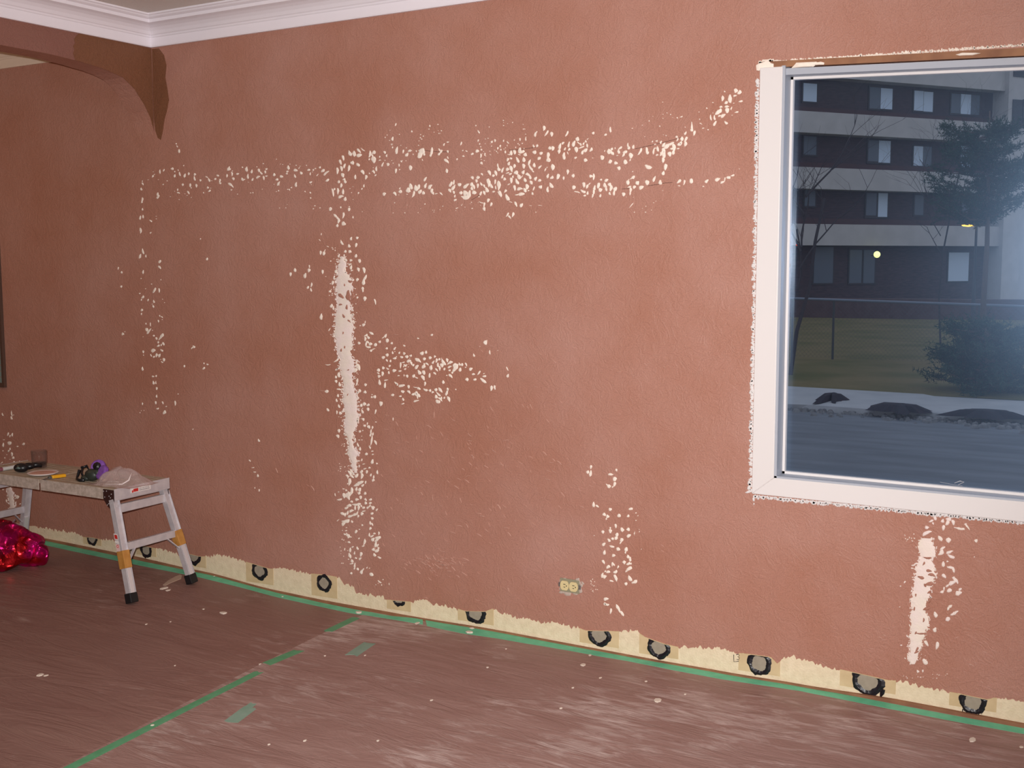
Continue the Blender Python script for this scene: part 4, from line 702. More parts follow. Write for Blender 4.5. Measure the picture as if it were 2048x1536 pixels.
# --- bare trees
def bare(name, base, th0, lean, seed, label, spread=1.0, m=None, r0=.07, depth=5, L0=1.5, parent=None):
    r = random.Random(seed); b = MB(); tr_ = MB()
    def grow(bb, p, d, L_, rad, k):
        pts = [p]; n = 4; q = p.copy(); dd = d.copy()
        for i in range(n):
            dd = (dd + Vector((r.uniform(-.18, .18), r.uniform(-.18, .18), r.uniform(-.06, .12)))).normalized(); q = q+dd*L_/n; pts.append(q.copy())
        bb.tube(pts, [rad*(1-.45*i/n) for i in range(n+1)], 5 if k > 2 else 3, cap=False)
        if k <= 0: return
        for _ in range(3 if k > 1 else 2):
            t = r.choice(pts[2:]); a = r.uniform(0, 2*PI)
            nd = (dd*.62 + Vector((math.cos(a), math.sin(a)*.6, r.uniform(-.1, .55)))*.75*spread).normalized()
            grow(b, t, nd, L_*r.uniform(.55, .85), rad*.5, k-1)
    root = tag(empty(name, base), label, 'tree')
    grow(tr_, Vector((0, 0, 0)), Vector(lean).normalized(), th0, r0, 0)
    tipd = Vector(lean).normalized()
    for i in range(7):
        t = Vector(lean).normalized()*th0*r.uniform(.45, 1.0); a = r.uniform(0, 2*PI)
        grow(b, t, (tipd*.6+Vector((math.cos(a), math.sin(a)*.6, r.uniform(0, .6)))*.8*spread).normalized(), L0*r.uniform(.7, 1.2), r0*.4, depth-2)
    M_ = m or mat('dark_bare_bark', (56, 50, 54), .9)
    tr_.build('trunk', M_, root); b.build('branches', M_, root)
    return root
p = on(1583, 700, 1, 19.5)
bare('bare_tree', (p.x, 19.5, ZG-.02), 3.7, (.06, 0, 1), 5, 'bare leafless tree at the left side of the window view, before the building', r0=.055, L0=1.2, spread=.9)
p = on(1880, 700, 1, 30)
bare('bare_tree', (p.x, 30, ZG-.02), 5.2, (-.03, 0, 1), 9, 'thin leafless tree behind the fence beside the street lamp', r0=.035, L0=1.3)

# --- conifers
M_needle = mat('dark_green_needles', (58, 80, 66), .9, c2=(40, 60, 52), vscale=6, spec=.15); M_bark = mat('brown_bark', (96, 78, 68), .9, bump=.5, bscale=30)
def conifer(name, base, H, label, boughs, seed, tr=.10):
    """boughs: list of (z, dx, length, dirx, diry, droop)"""
    r = random.Random(seed); root = tag(empty(name, base), label, 'tree')
    b = MB(); b.tube([(0, 0, 0), (.05, 0, H*.5), (0, 0, H)], [tr, tr*.7, tr*.2], 8); b.build('trunk', M_bark, root, smooth=True)
    br = MB(); nd = MB()
    for (z, L_, dx, dy, up_) in boughs:
        d = Vector((dx, dy, 0)).normalized(); p = Vector((0, 0, z)); pts = [p.copy()]
        n = 7
        for i in range(n):
            t = (i+1)/n; p = p + (d+Vector((0, 0, up_*(t*1.6-.5)))).normalized()*L_/n + Vector((r.uniform(-.03, .03),)*3); pts.append(p.copy())
        br.tube(pts, [.03*(1-i/(n+1)) for i in range(n+1)], 4, cap=False)
        for i in range(1, n+1):
            for _ in range(5):
                c = pts[i] + Vector((r.uniform(-.1, .1), r.uniform(-.1, .1), r.uniform(-.08, .1)))
                tw = (d + Vector((r.uniform(-.9, .9), r.uniform(-.9, .9), r.uniform(-.2, .8)))).normalized(); tl = r.uniform(.16, .34)
                for s in range(16):
                    o_ = c + tw*tl*s/16; q = (tw*.5+Vector((r.uniform(-1, 1), r.uniform(-1, 1), r.uniform(-1, 1)))).normalized()*r.uniform(.05, .10)
                    w1 = q.cross(Vector((r.uniform(-1, 1), r.uniform(-1, 1), r.uniform(-1, 1)))).normalized()*.011
                    nd.add([o_-w1, o_+w1, o_+q], [(0, 1, 2)])
    br.build('branches', M_bark, root); nd.build('needles', M_needle, root)
    return root
def cr_boughs(zs, Lf, seed, k=6, up_=.5):
    r = random.Random(seed); out = []
    for z in zs:
        for i in range(k):
            a = r.uniform(0, 2*PI); out.append((z+r.uniform(-.12, .12), Lf(z)*r.uniform(.7, 1.1), math.cos(a), math.sin(a), up_*r.uniform(.5, 1.3)))
    return out
TY = 22.2
p = on(1957, 790, 1, TY); zc0 = on(1957, 430, 1, TY).z-ZG; zc1 = on(1957, 270, 1, TY).z-ZG
bx = [zc0+(zc1-zc0)*i/5 for i in range(6)]
conifer('pine_tree', (p.x, TY, ZG-.02), zc1+.5, 'dark green pine in the right half of the window view, crown before the balcony bands', cr_boughs(bx, lambda z: 1.25-.25*(z-zc0), 3, 8, .45), 31, .07)
p = on(1905, 800, 1, 17.6); 
conifer('spruce_shrub', (p.x+.45, 17.9, ZG-.02), 1.15, 'low dark green spruce on the lawn by the sidewalk outside', cr_boughs([.12, .35, .6, .85, 1.0], lambda z: 1.0-.35*z, 13, 10, .25), 17, .06)
# --- picture window: casing, jamb, stop bead, glass
win = struct(empty('window_1', (WX0, 0, WZ0)))
def child(b, name, m, parent, **k):
    o = b.build(name, m, None, **k); o.parent = parent; o.matrix_parent_inverse = Matrix.Translation(-Vector(parent.location)) if parent.rotation_euler.z == 0 else parent.matrix_world.inverted(); return o
GY = .062
b = MB()
b.prism([(2.771, 0, .628), (WX0, 0, WZ0), (WX0, 0, 1.998), (2.771, 0, 2.0)], (0, -.016, 0))
child(b, 'window_casing', M_white, win, bevel=.0025)
b = MB()
b.prism([(2.771, 0, .628), (4.83, 0, .628), (WX1, 0, WZ0), (WX0, 0, WZ0)], (0, -.016, 0))
child(b, 'window_casing', M_white, win, bevel=.0025)
b = MB()   # jamb liner (left, bottom, head, right)
J = .012
b.box((WX0-.004, -.012, WZ0-.004), (WX0+J-.004, .064, wtop(WX0)))
b.box((WX0, -.012, WZ0-.006), (WX1, .064, WZ0+.006))
b.box((WX1-.01, -.012, WZ0), (WX1+.002, .064, wtop(WX1)))
b.prism([(WX0-.004, -.006, wtop(WX0)-.028), (WX1, -.006, wtop(WX1)-.028), (WX1, -.006, wtop(WX1)-.008), (WX0-.004, -.006, wtop(WX0)-.008)], (0, .07, 0))
child(b, 'window_frame', M_vinyl, win)
b = MB()   # painted stop bead in front of the glass
X0, X1, Z0 = WX0+J-.004, WX1-.01, WZ0+.006
h0, h1 = wtop(X0)-.028, wtop(X1)-.028
b.box((X0, GY-.016, Z0), (X0+.008, GY, h0)); b.box((X0, GY-.016, Z0), (X1, GY, Z0+.008)); b.box((X1-.008, GY-.016, Z0), (X1, GY, h1))
b.prism([(X0, GY-.016, h0-.008), (X1, GY-.016, h1-.008), (X1, GY-.016, h1), (X0, GY-.016, h0)], (0, .016, 0))
child(b, 'stop_bead', M_white, win)
m_, nt, pb = nodes('window_glass'); N = nt.nodes; L = nt.links
tr = N.new('ShaderNodeBsdfTransparent'); tr.inputs[0].default_value = (.93, .95, .96, 1)
g1 = N.new('ShaderNodeBsdfGlossy'); g1.inputs['Roughness'].default_value = .25; g1.inputs[0].default_value = (.38, .62, 1, 1)
g2 = N.new('ShaderNodeBsdfGlossy'); g2.inputs['Roughness'].default_value = .015; g2.inputs[0].default_value = (.8, .9, 1, 1)
x1 = N.new('ShaderNodeMixShader'); x1.inputs[0].default_value = .12; x2 = N.new('ShaderNodeMixShader'); x2.inputs[0].default_value = .035
L.new(tr.outputs[0], x1.inputs[1]); L.new(g1.outputs[0], x1.inputs[2]); L.new(x1.outputs[0], x2.inputs[1]); L.new(g2.outputs[0], x2.inputs[2])
L.new(x2.outputs[0], N['Material Output'].inputs['Surface'])
M_glass = m_
b = MB(); b.add([(X0, GY, Z0), (X1, GY, Z0), (X1, GY, h1), (X0, GY, h0)], [(0, 1, 2, 3)])
child(b, 'window_pane', M_glass, win)
# bare wood rough head, gap above the frame, with cream filler left in it
b = MB()
b.prism([(2.775, 0, 2.001), (WX1+.08, 0, wtop(WX1+.08)-.006), (WX1+.08, 0, wtop(WX1+.08)+.022), (2.775, 0, 2.02)], (0, -.004, 0))
child(b, 'raw_head_board', M_wood, win)
def blob(pts, y, h, name, m, parent, sub=.5):
    b = MB(); P = [W(px, py) for px, py in pts]; cx = sum(p[0] for p in P)/len(P); cz = sum(p[1] for p in P)/len(P); n = len(P)
    b.add([(x, y, z) for x, z in P] + [(x, y-h*.6, z) for x, z in P] + [(cx+(x-cx)*sub, y-h, cz+(z-cz)*sub) for x, z in P],
          [(i, (i+1) % n, (i+1) % n+n, i+n) for i in range(n)] + [(i+n, (i+1) % n+n, (i+1) % n+2*n, i+2*n) for i in range(n)] + [tuple(range(2*n, 3*n))])
    o = b.build(name, m); o.parent = parent; o.matrix_parent_inverse = Matrix.Translation(-Vector(parent.location)); return o
blob([(1514,141),(1513,131),(1519,127),(1526,125),(1532,121),(1538,122),(1542,126),(1548,128),(1548,136),(1524,138),(1519,142)], -.001, .006, 'filler_lump', M_filler, win, .7)
blob([(1584,137),(1591,130),(1594,126),(1610,125),(1634,124),(1638,128),(1643,124),(1650,126),(1649,130),(1632,131),(1628,134),(1605,135)], -.003, .008, 'filler_lump', M_filler, win, .7)
blob([(1912,110),(1925,106),(1952,106),(1962,107),(1946,111),(1920,112)], -.003, .006, 'filler_lump', M_filler, win, .7)
# paint smears on the glass along the head and corners
b = MB()
def smear(pts, rs):
    b.tube([(on(px, py, 1, GY-.002)) for px, py in pts], rs, 6, flat=.3)
smear([(1578,142),(1600,143),(1640,139),(1680,136),(1760,133)], [.004, .007, .003, .004, .002])
smear([(1770,136),(1790,137),(1803,139),(1810,142)], [.002, .006, .006, .003])
smear([(1860,130),(1905,128),(1925,131),(1936,137)], [.003, .004, .007, .003])
smear([(1716,156),(1718,154)], .0015); smear([(1573,745),(1571,725)], .002); smear([(1566,750),(1570,790)], .001)
smear([(1575,170),(1576,300),(1573,600),(1569,800),(1559,930)], [.0015, .003, .0015, .0025, .002])
smear([(1570,945),(1640,950),(1720,955)], .0015); smear([(1909,966),(1920,962),(1928,964),(1916,970)], [.002, .004, .003, .002]); smear([(1880,964),(1900,968),(1925,972)], .001)
o = b.build('paint_smear', M_white); o.parent = win; o.matrix_parent_inverse = Matrix.Translation(-Vector(win.location))

# --- the next room's window with a blind, at the left edge
w2 = struct(empty('window_2', (-1.12, 0, .77)))
M_dkwood = mat('dark_window_wood', (84, 62, 52), .5)
b = MB()
x1_, zb_, zt_ = -1.122, .772, 1.62
b.box((x1_-.016, -.016, zb_), (x1_, .0, zt_)); b.box((x1_-1.0, -.016, zb_), (x1_-.016, 0, zb_+.02)); b.box((x1_-1.0, -.016, zt_-.02), (x1_-.016, 0, zt_)); b.box((x1_-1.0, -.016, zb_), (x1_-.98, 0, zt_))
child(b, 'window_frame', M_dkwood, w2)
b = MB()
for i in range(27):
    z = zb_+.022+i*.03
    b.add([(x1_-.98, -.004, z), (x1_-.017, -.004, z), (x1_-.017, -.010, z+.028), (x1_-.98, -.010, z+.028)], [(0, 1, 2, 3)])
child(b, 'window_blind', mat('grey_green_blind', (126, 140, 134), .6), w2)

# --- electrical outlet without its cover plate
oc = W(1140, 1171.5)
ol = tag(empty('electrical_outlet', (oc[0], -.001, oc[1])), 'cream electrical outlet on its side low on the brown wall, cover plate missing', 'electrical outlet')
M_cream = mat('cream_plastic', (220, 202, 152), .4); M_box = mat('galvanised_box', (146, 140, 116), .6); M_dark = mat('dark_slot', (28, 22, 20), .7)
b = MB(); b.box((-.040, -.0015, -.025), (.040, .002, .025)); b.build('outlet_box', M_box, ol, bevel=.001)
b = MB(); b.box((-.046, -.003, -.008), (.046, -.0012, .008)); b.build('mounting_strap', M_steel, ol, bevel=.0006)
for s in (-1, 1):
    P = []
    for i in range(24):
        a = 2*PI*i/24; P.append((s*.0185+.0180*math.cos(a), -.003, max(-.0175, min(.0175, .0205*math.sin(a)))))
    b = MB(); b.prism(P, (0, -.006, 0)); f = b.build('outlet_face', M_cream, ol, bevel=.0008)
    b = MB(); c = s*.0185
    b.box((c-.004, -.0095, .004), (c+.005, -.0088, .0062)); b.box((c-.003, -.0095, -.0062), (c+.004, -.0088, -.004)); b.lathe([(0, 0), (.0022, 0), (.0022, .0006), (0, .0006)], 10, Matrix.Rotation(PI/2, 4, 'X'), (c+.009, -.0088, 0))
    b.build('plug_slots', M_dark, f)
b = MB(); b.lathe([(0, 0), (.003, 0), (.0028, .0012), (0, .0018)], 12, Matrix.Rotation(PI/2, 4, 'X'), (0, -.006, 0)); b.build('screw', M_steel, ol)
b = MB()
for q in [(1122,1160,9,60),(1121,1177,7,80),(1124,1184,12,10),(1158,1164,10,100),(1162,1172,10,60),(1160,1180,12,90),(1155,1159,8,20),(1165,1166,8,130),(1135,1186,16,5),(1150,1186,14,170),(1128,1158,9,10)]: dab(b, *q)
b.build('rough_plaster', mat('grey_rough_plaster', (188, 170, 158), .9), wall)

# --- green masking tape on the floor
def ribbon(name, pts, m, label, cat='masking tape', lift=.0013, group=None, w_=None, seed=1):
    """pts: ((ux,uy),(lx,ly)) upper and lower photo px"""
    b = MB(); r = random.Random(seed); vs = []
    for u, l in pts:
        a = Vector(FL(*u)); c = Vector(FL(*l))
        a.y = min(a.y, -.0145)
        for t, dz in ((0, 0), (.33, .0012), (.66, .0009), (1, 0)):
            p = a.lerp(c, t); vs.append((p.x, p.y, paper_z(p.x, min(p.y, -.03))+lift+dz*.35*r.uniform(.3, 1.4)))
    n = len(pts); b.add(vs, [(i*4+k, i*4+k+1, i*4+5+k, i*4+4+k) for i in range(n-1) for k in range(3)])
    o = b.build(name, m); s = o.modifiers.new('thickness', 'SOLIDIFY'); s.thickness = .0008
    return tag(o, label, cat, group)
up = [(90,1082),(250,1116),(400,1147),(480,1166),(560,1188),(640,1205),(700,1217),(780,1233),(848,1240),(856,1240),(925,1254),(1000,1267),(1050,1272),(1100,1280),(1150,1292),(1200,1303),(1250,1310),(1300,1321),(1350,1331),(1448,1351),(1600,1375),(1740,1401),(1900,1432),(2048,1459),(2200,1489)]
wd_ = [8,9,9,10,8,8,9,6,10,13,14,12,16,16,13,12,13,12,12,10,9,11,11,11,12]
def mk(pairs): return [((x, y), (x-2, y+h)) for (x, y), h in pairs]
k = 8
full = list(zip(up, wd_))
def dens(q):
    out = []
    for (a, ha), (c, hc) in zip(q, q[1:]):
        for i in range(4): t = i/4; out.append(((a[0]+(c[0]-a[0])*t, a[1]+(c[1]-a[1])*t), ha+(hc-ha)*t))
    return out+[q[-1]]
ribbon('masking_tape', mk(dens(full[:9])), M_tape, 'long green masking tape strip along the wall foot, left part behind the work platform', seed=2)
ribbon('masking_tape', mk(dens(full[9:])), M_tape, 'long green masking tape strip along the wall foot, right part running out under the window', seed=3, lift=.0017)
def piece(a, c, hw, label, m, seed, cuts=1, lift=.0014):
    A = Vector(FL(*a)); Cc = Vector(FL(*c)); d = (Cc-A).normalized(); nn = Vector((-d.y, d.x)); b = MB(); r = random.Random(seed)
    k = max(2, int((Cc-A).length/.08)); vs = []
    for i in range(k+1):
        p = A.lerp(Cc, i/k)
        for s in (-1, -.3, .4, 1):
            q = p+nn*hw*s + (d*r.uniform(-.008, .008) if i in (0, k) else Vector((0, 0))); vs.append((q.x, q.y, max(paper_z(q.x, q.y), paper_z(q.x, q.y, False) if abs(q.x-seam_x(q.y)) < .03 else -1)+lift+(r.uniform(0, .0004) if abs(s) < 1 else 0)))
    b.add(vs, [(i*4+j, i*4+j+1, i*4+5+j, i*4+4+j) for i in range(k) for j in range(3)])
    o = b.build('masking_tape', m); s = o.modifiers.new('thickness', 'SOLIDIFY'); s.thickness = .0008
    return tag(o, label, 'masking tape')
piece((136,1540), (518,1346), .017, 'longest green tape piece on the floor seam, nearest the camera', M_tape3, 4)
piece((531,1331), (598,1303), .021, 'short green masking tape piece in the middle of the floor seam', M_tape3, 5)
piece((655,1265), (712,1237), .018, 'short green masking tape piece at the wall end of the floor seam', M_tape3, 6)
piece((463,1446), (513,1409), .024, 'dusty pale green tape patch, nearer of two beside the floor seam', M_tape2, 7)
piece((703,1313), (739,1289), .024, 'dusty pale green tape patch, farther of two beside the floor seam', M_tape2, 8)

# --- plaster chips and crumbs lying on the floor
CH = [(447,1229,16),(717,1227,15),(407,1221,5),(293,1250,4),(341,1245,3),(305,1453,5),(538,1492,5),(610,1485,4),(756,1485,4),(650,1314,4),(834,1249,7),(939,1268,17),(1166,1333,9),(1146,1378,4),(1201,1358,4),(1292,1365,4),(1180,1313,5),(1315,1404,11),(1945,1483,10),(328,1179,10),(336,1183,8),(80,1352,9),(92,1353,6),(565,1195,4),(563,1186,4),(429,1154,4),(1122,1419,4),(975,1337,4),(1370,1391,4),(520,1330,4),(944,1259,8),(2043,1497,6),(350,1333,3),(730,1313,3),(863,1403,4),(1012,1300,3)]
cr = random.Random(8)
PLACE = {2: 'just left of the long flat chip below the glue rings', 3: 'directly below the front foot of the work platform', 4: 'between the front foot of the work platform and the flat chip',
 5: 'touching the middle of the longest seam tape', 6: 'below the nearer dusty tape patch, left of a pair', 7: 'below the nearer dusty tape patch, right of a pair', 8: 'alone at the bottom centre of the photo',
 9: 'between the two dusty tape patches', 12: 'x', 13: 'above and left of the cream chip in the lower centre', 14: 'left of the cream chip, highest of a slanting row', 15: 'right above the cream chip in the lower centre',
 16: 'above the cream chip, close below the wall tape', 19: 'under the platform, upper of two beside the torn strip', 20: 'under the platform, lower of two beside the torn strip',
 23: 'on wall tape under the fourth glue ring, lower of two', 24: 'on wall tape under the fourth glue ring, upper of two', 25: 'beside the wall tape right of the platform rear foot',
 26: 'left below the cream chip near the bottom', 27: 'below the largest white chip, alone', 28: 'right below the cream chip near the bottom', 29: 'midway between the flat chip and the middle seam tape',
 31: 'at the right border of the photo below the wall tape', 32: 'left of the longest seam tape, alone', 33: 'touching the lower end of the farther dusty tape patch', 34: 'at the bottom between the dusty tape patch and the cream chip', 35: 'below the wall tape halfway between largest chip and farther dusty patch'}
WHERE = {0: 'white flat plaster chip on brown paper below the sixth leftmost glue ring', 1: 'long white plaster chip where the floor seam meets the wall tape', 10: 'small white chip below the gap in the wall tape', 11: 'largest white plaster chip, lying against the green wall tape', 12: 'bright white crumb just below the wall tape, below the outlet', 17: 'cream plaster chip alone on the floor below and right of the outlet', 18: 'white crumb on dusty paper in the lower right corner', 30: 'small curled white chip on top of the green wall tape', 21: 'yellowish plaster crumb near the left edge of the floor', 22: 'smaller yellowish crumb beside another near the left edge'}
for i, (px, py, s) in enumerate(CH):
    x, y = FL(px, py); b = MB(); k = 7; P = []
    sz = s/2/460*cr.uniform(.85, 1.1); st = cr.uniform(0, 6)
    if s > 12: asp = .42
    else: asp = cr.uniform(.6, 1)
    for j in range(k):
        a = 2*PI*j/k; rr_ = cr.uniform(.75, 1.15); P.append(Vector((sz*rr_*math.cos(a), sz*asp*1.8*rr_*math.sin(a), 0)))
    z0 = paper_z(x, y)+(.003 if i in (1, 10, 11, 30, 23, 24) else .0006)
    b.prism(P, (0, 0, max(.0025, sz*.35)))
    lab0 = WHERE.get(i) or ('tiny white crumb ' + PLACE[i]); o = b.build('plaster_chip', M_chip, loc=(x, y, z0), rz=cr.uniform(-.3, .3), bevel=min(.001, sz*.15))
    tag(o, lab0, 'plaster chip', 'plaster crumbs on the floor paper')
b = MB()
P = [FL(*q) for q in [(326,1172),(336,1163),(350,1155),(360,1151),(364,1153),(362,1159),(345,1166),(331,1173)]]
b.prism([(x, y, paper_z(x, y)+.001) for x, y in P], (0, 0, .002)); tag(b.build('paper_strip', mat('curled_cream_paper', (196, 170, 150), .8)), 'pale torn paper strip on the floor between the work platform legs', 'paper strip')

# --- aluminium work platform
TH = math.radians(1.2)
wp = tag(empty('work_platform', (-.25, -.333, zf(-.25, -.33)+.002), TH), 'aluminium folding work platform against the wall, dusty, with tan tape around its legs', 'work platform')
M_al = mat('dusty_aluminium', (198, 192, 196), .45, .3, c2=(212, 206, 208), vscale=30, spec=.5)
M_alb = mat('bright_aluminium_edge', (228, 224, 226), .3, .4)
M_deck = mat('dusty_deck', (166, 148, 128), .7, .1, c2=(190, 172, 150), vscale=14, stretch=(1, 5, 1))
M_skirt = mat('plaster_spotted_skirt', (178, 162, 148), .7, .1, c2=(206, 190, 178), vscale=70)
M_rub = mat('black_rubber_foot', (22, 22, 25), .5)
M_brown = mat('dark_steel_bracket', (72, 46, 42), .45, .4)
M_tan = mat('tan_packing_tape', (176, 122, 58), .35, c2=(196, 142, 74), vscale=30, spec=.6)
M_sticker = mat('white_sticker', (226, 218, 214), .5); M_red = mat('red_print', (196, 44, 40), .5); M_print = mat('grey_print', (110, 104, 108), .5)
HL, HW, DT = .462, .146, .458
for s in (-1, 1):
    x0, x1 = (.005, HL) if s > 0 else (-HL, -.005)
    b = MB(); nr = 9; wv = 2*HW/nr
    b.box((x0, -HW, DT-.018), (x1, HW, DT-.006))
    for i in range(nr):
        y = -HW+wv*i
        b.box((x0, y+.002, DT-.007), (x1, y+wv-.004, DT))
        b.box((x0, y+wv-.0035, DT-.007), (x1, y+wv-.0005, DT-.002))
    b.build('deck', M_deck, wp)
    b = MB()
    b.box((x0, -HW-.003, DT-.047), (x1-.062 if s > 0 else x1, -HW, DT-.001)); b.build('side_rail', M_skirt, wp, bevel=.0008); b = MB(); b.box((x0 if s > 0 else x0+.062, HW, DT-.047), (x1, HW+.003, DT-.001))
    b.build('side_rail', M_skirt, wp, bevel=.0008)
    b = MB(); e = s*HL; b.box((min(e, e+s*.004), -HW-.004, DT-.047), (max(e, e+s*.004), HW+.004, DT+.001)); b.build('end_cap', M_al, wp, bevel=.0008)
    # underside cross rail
    b = MB(); b.box((e-s*.03-.012, -HW, DT-.055), (e-s*.03+.012, HW, DT-.02)); b.build('cross_rail', M_al, wp)
legs = {}
for s in (-1, 1):
    for t in (-1, 1):
        topp = Vector((s*(HL-.022), t*(HW-.012), DT-.045)); foot = Vector((s*(HL+.103), t*(HW+.021), .0))
        d = (foot-topp).normalized()
        b = MB(); b.bar(topp-d*.01, topp.lerp(foot, .93), .030, .022, (0, 1, 0))
        # flange edges of the channel
        sd_ = Vector((0, 1, 0)); nx_ = d.cross(sd_).normalized()
        for q in (-1, 1): b.bar(topp+sd_*q*.015+nx_*.003, topp.lerp(foot, .93)+sd_*q*.015+nx_*.003, .003, .028, (0, 1, 0))
        lg = b.build('leg', M_al, wp, bevel=.001)
        b = MB(); b.bar(topp.lerp(foot, .55), topp.lerp(foot, .94), .021, .033, (0, 1, 0)); b.build('leg_extension', M_alb, lg, bevel=.001)
        b = MB(); f0 = topp.lerp(foot, .905); b.bar(f0, foot, .040, .036, (0, 1, 0)); b.build('rubber_foot', M_rub, lg, bevel=.003)
        if s > 0:
            a0, a1 = (.50, .67) if t < 0 else (.445, .60)
            b = MB(); b.bar(topp.lerp(foot, a0), topp.lerp(foot, a1), .0365, .0375, (0, 1, 0)); b.build('tape_wrap', M_tan, lg, bevel=.002)
        legs[s, t] = (topp, foot, lg)
    for fr_, hh, nm in ((.10, .036, 'rung'), (.47, .032, 'rung')):
        A = legs[s, -1][0].lerp(legs[s, -1][1], fr_); B_ = legs[s, 1][0].lerp(legs[s, 1][1], fr_)
        b = MB(); b.bar(A, B_, hh, .018, (0, 0, 1)); b.build(nm, M_al, wp, bevel=.003)
    for t in (-1, 1):
        A = legs[s, t][0].lerp(legs[s, t][1], .66); B_ = legs[s, -1][0].lerp(legs[s, -1][1], .49).lerp(legs[s, 1][0].lerp(legs[s, 1][1], .49), .5 + t*.28)
        b = MB(); b.bar(A, B_, .012, .004, (1, 0, 0)); b.build('brace', M_al, wp)
    # hinge bracket on the front rail and locking plate by the legs
    for t in (-1, 1):
        e = s*HL; y = t*(HW+.0045)
        P = [(e-s*.064, y, DT-.004), (e-s*.002, y, DT-.004), (e-s*.002, y, DT-.075), (e+s*.004, y, DT-.13), (e-s*.006, y, DT-.13), (e-s*.02, y, DT-.085), (e-s*.045, y, DT-.07), (e-s*.064, y, DT-.045)]
        b = MB(); b.prism(P, (0, -t*.003, 0)); br = b.build('hinge_bracket', M_brown, wp)
        for rx_, rz_ in ((.058, .012), (.04, .010), (.052, .036), (.026, .030), (.012, .020), (.030, .062), (.012, .058), (.006, .09), (.002, .115), (.038, .068), (.018, .036)) if s > 0 and t < 0 else ():
            b = MB(); b.lathe([(0, 0), (.0026, 0), (.002, .0012), (0, .0016)], 8, Matrix.Rotation(PI/2*(-t) * -1, 4, 'X'), (e-s*rx_, y-.003, DT-rz_)); b.build('rivet', M_alb, br)
# stickers
e = HL+.0045
b = MB(); b.box((e, -.068, DT-.030), (e+.0006, .042, DT-.010)); st = b.build('sticker', M_sticker, wp)
b = MB(); b.box((e+.0006, -.052, DT-.027), (e+.001, -.026, DT-.014)); b.box((e+.0006, -.060, DT-.029), (e+.0009, -.053, DT-.019)); b.build('red_logo', M_red, st)
b = MB()
for i in range(9): b.box((e+.0006, -.020+i*.0063, DT-.026), (e+.001, -.0160+i*.0063, DT-.0225)); b.box((e+.0006, -.020+i*.0063, DT-.019), (e+.001, -.0175+i*.0063, DT-.0155))
b.build('small_print', M_print, st)
tp, ft, lg = legs[1, -1]
d = (ft-tp)
def lab(a0, a1, y0, y1, m, nm, yo, par):
    b = MB(); A = tp.lerp(ft, a0); B_ = tp.lerp(ft, a1); yy = -.0172-yo
    b.add([(A.x+y0, A.y+yy, A.z), (A.x+y1, A.y+yy, A.z), (B_.x+y1, B_.y+yy, B_.z), (B_.x+y0, B_.y+yy, B_.z)], [(0, 1, 2, 3)]); return b.build(nm, m, par)
sk = lab(.33, .39, -.017, .006, M_sticker, 'sticker', .0003, lg); lab(.34, .38, -.014, .003, M_red, 'red_logo', .0006, sk)
sk = lab(.395, .425, -.017, .006, M_sticker, 'sticker', .0003, lg)
sk = lab(.43, .5, -.017, .006, mat('pink_white_sticker', (222, 190, 184), .5), 'sticker', .0003, lg)
c_ = tp.lerp(ft, .452); b = MB(); b.tube([(c_.x-.005+.0055*math.cos(2*PI*i/14), c_.y-.0178, c_.z+.0055*math.sin(2*PI*i/14)) for i in range(15)], .0011, 5, cap=False); b.build('red_circle_mark', M_red, sk)

# --- things lying on the platform
DZ = wp.location.z+DT
def dk(px, py): p = on(px, py, 2, DZ); return Vector((p.x, p.y, DZ+.0008))
# tumbler
m_, nt, pb = nodes('tumbler_glass'); N = nt.nodes; L = nt.links
pb.inputs['Base Color'].default_value = (.25, .18, .16, 1); pb.inputs['Roughness'].default_value = .05; pb.inputs['Specular IOR Level'].default_value = .8
tr = N.new('ShaderNodeBsdfTransparent'); tr.inputs[0].default_value = (.97, .95, .94, 1); mx = N.new('ShaderNodeMixShader'); lw = N.new('ShaderNodeLayerWeight'); lw.inputs[0].default_value = .3
mr = N.new('ShaderNodeMapRange'); mr.inputs[3].default_value = .06; mr.inputs[4].default_value = .55
L.new(lw.outputs['Facing'], mr.inputs[0]); L.new(mr.outputs[0], mx.inputs[0]); L.new(tr.outputs[0], mx.inputs[1]); L.new(pb.outputs[0], mx.inputs[2]); L.new(mx.outputs[0], N['Material Output'].inputs['Surface'])
M_tg = m_
p = dk(79, 935)
tb = tag(empty('glass_tumbler', p), 'clear glass tumbler holding a little dark drink, on the work platform', 'glass')
b = MB(); b.lathe([(0, 0), (.030, 0), (.0325, .004), (.034, .04), (.0345, .078), (.0330, .078), (.0322, .04), (.030, .008), (0, .007)], 32); b.build('glass', M_tg, tb, smooth=True)
b = MB(); b.lathe([(0, .0078), (.0292, .0085), (.0308, .018), (.0312, .025), (0, .025)], 32); b.build('drink', mat('dark_cola', (26, 14, 12), .1), tb, smooth=True)
# plate
p = dk(86, 950)
pt = tag(empty('plate', p), 'small white plate with pinkish centre beside the tumbler on the work platform', 'plate')
b = MB(); b.lathe([(0, 0), (.04, 0), (.062, .006), (.072, .011), (.0705, .0125), (.060, .0085), (.058, .008), (0, .0045)], 40); b.build('rim', mat('white_plate', (236, 226, 222), .4), pt, smooth=True)
b = MB(); b.lathe([(0, .0052), (.056, .0082), (.060, .0092), (.058, .0098), (0, .007)], 32); b.build('pink_residue', mat('pink_plaster_residue', (214, 170, 154), .8), pt, smooth=True)
pt.scale = (.92, .92, 1)
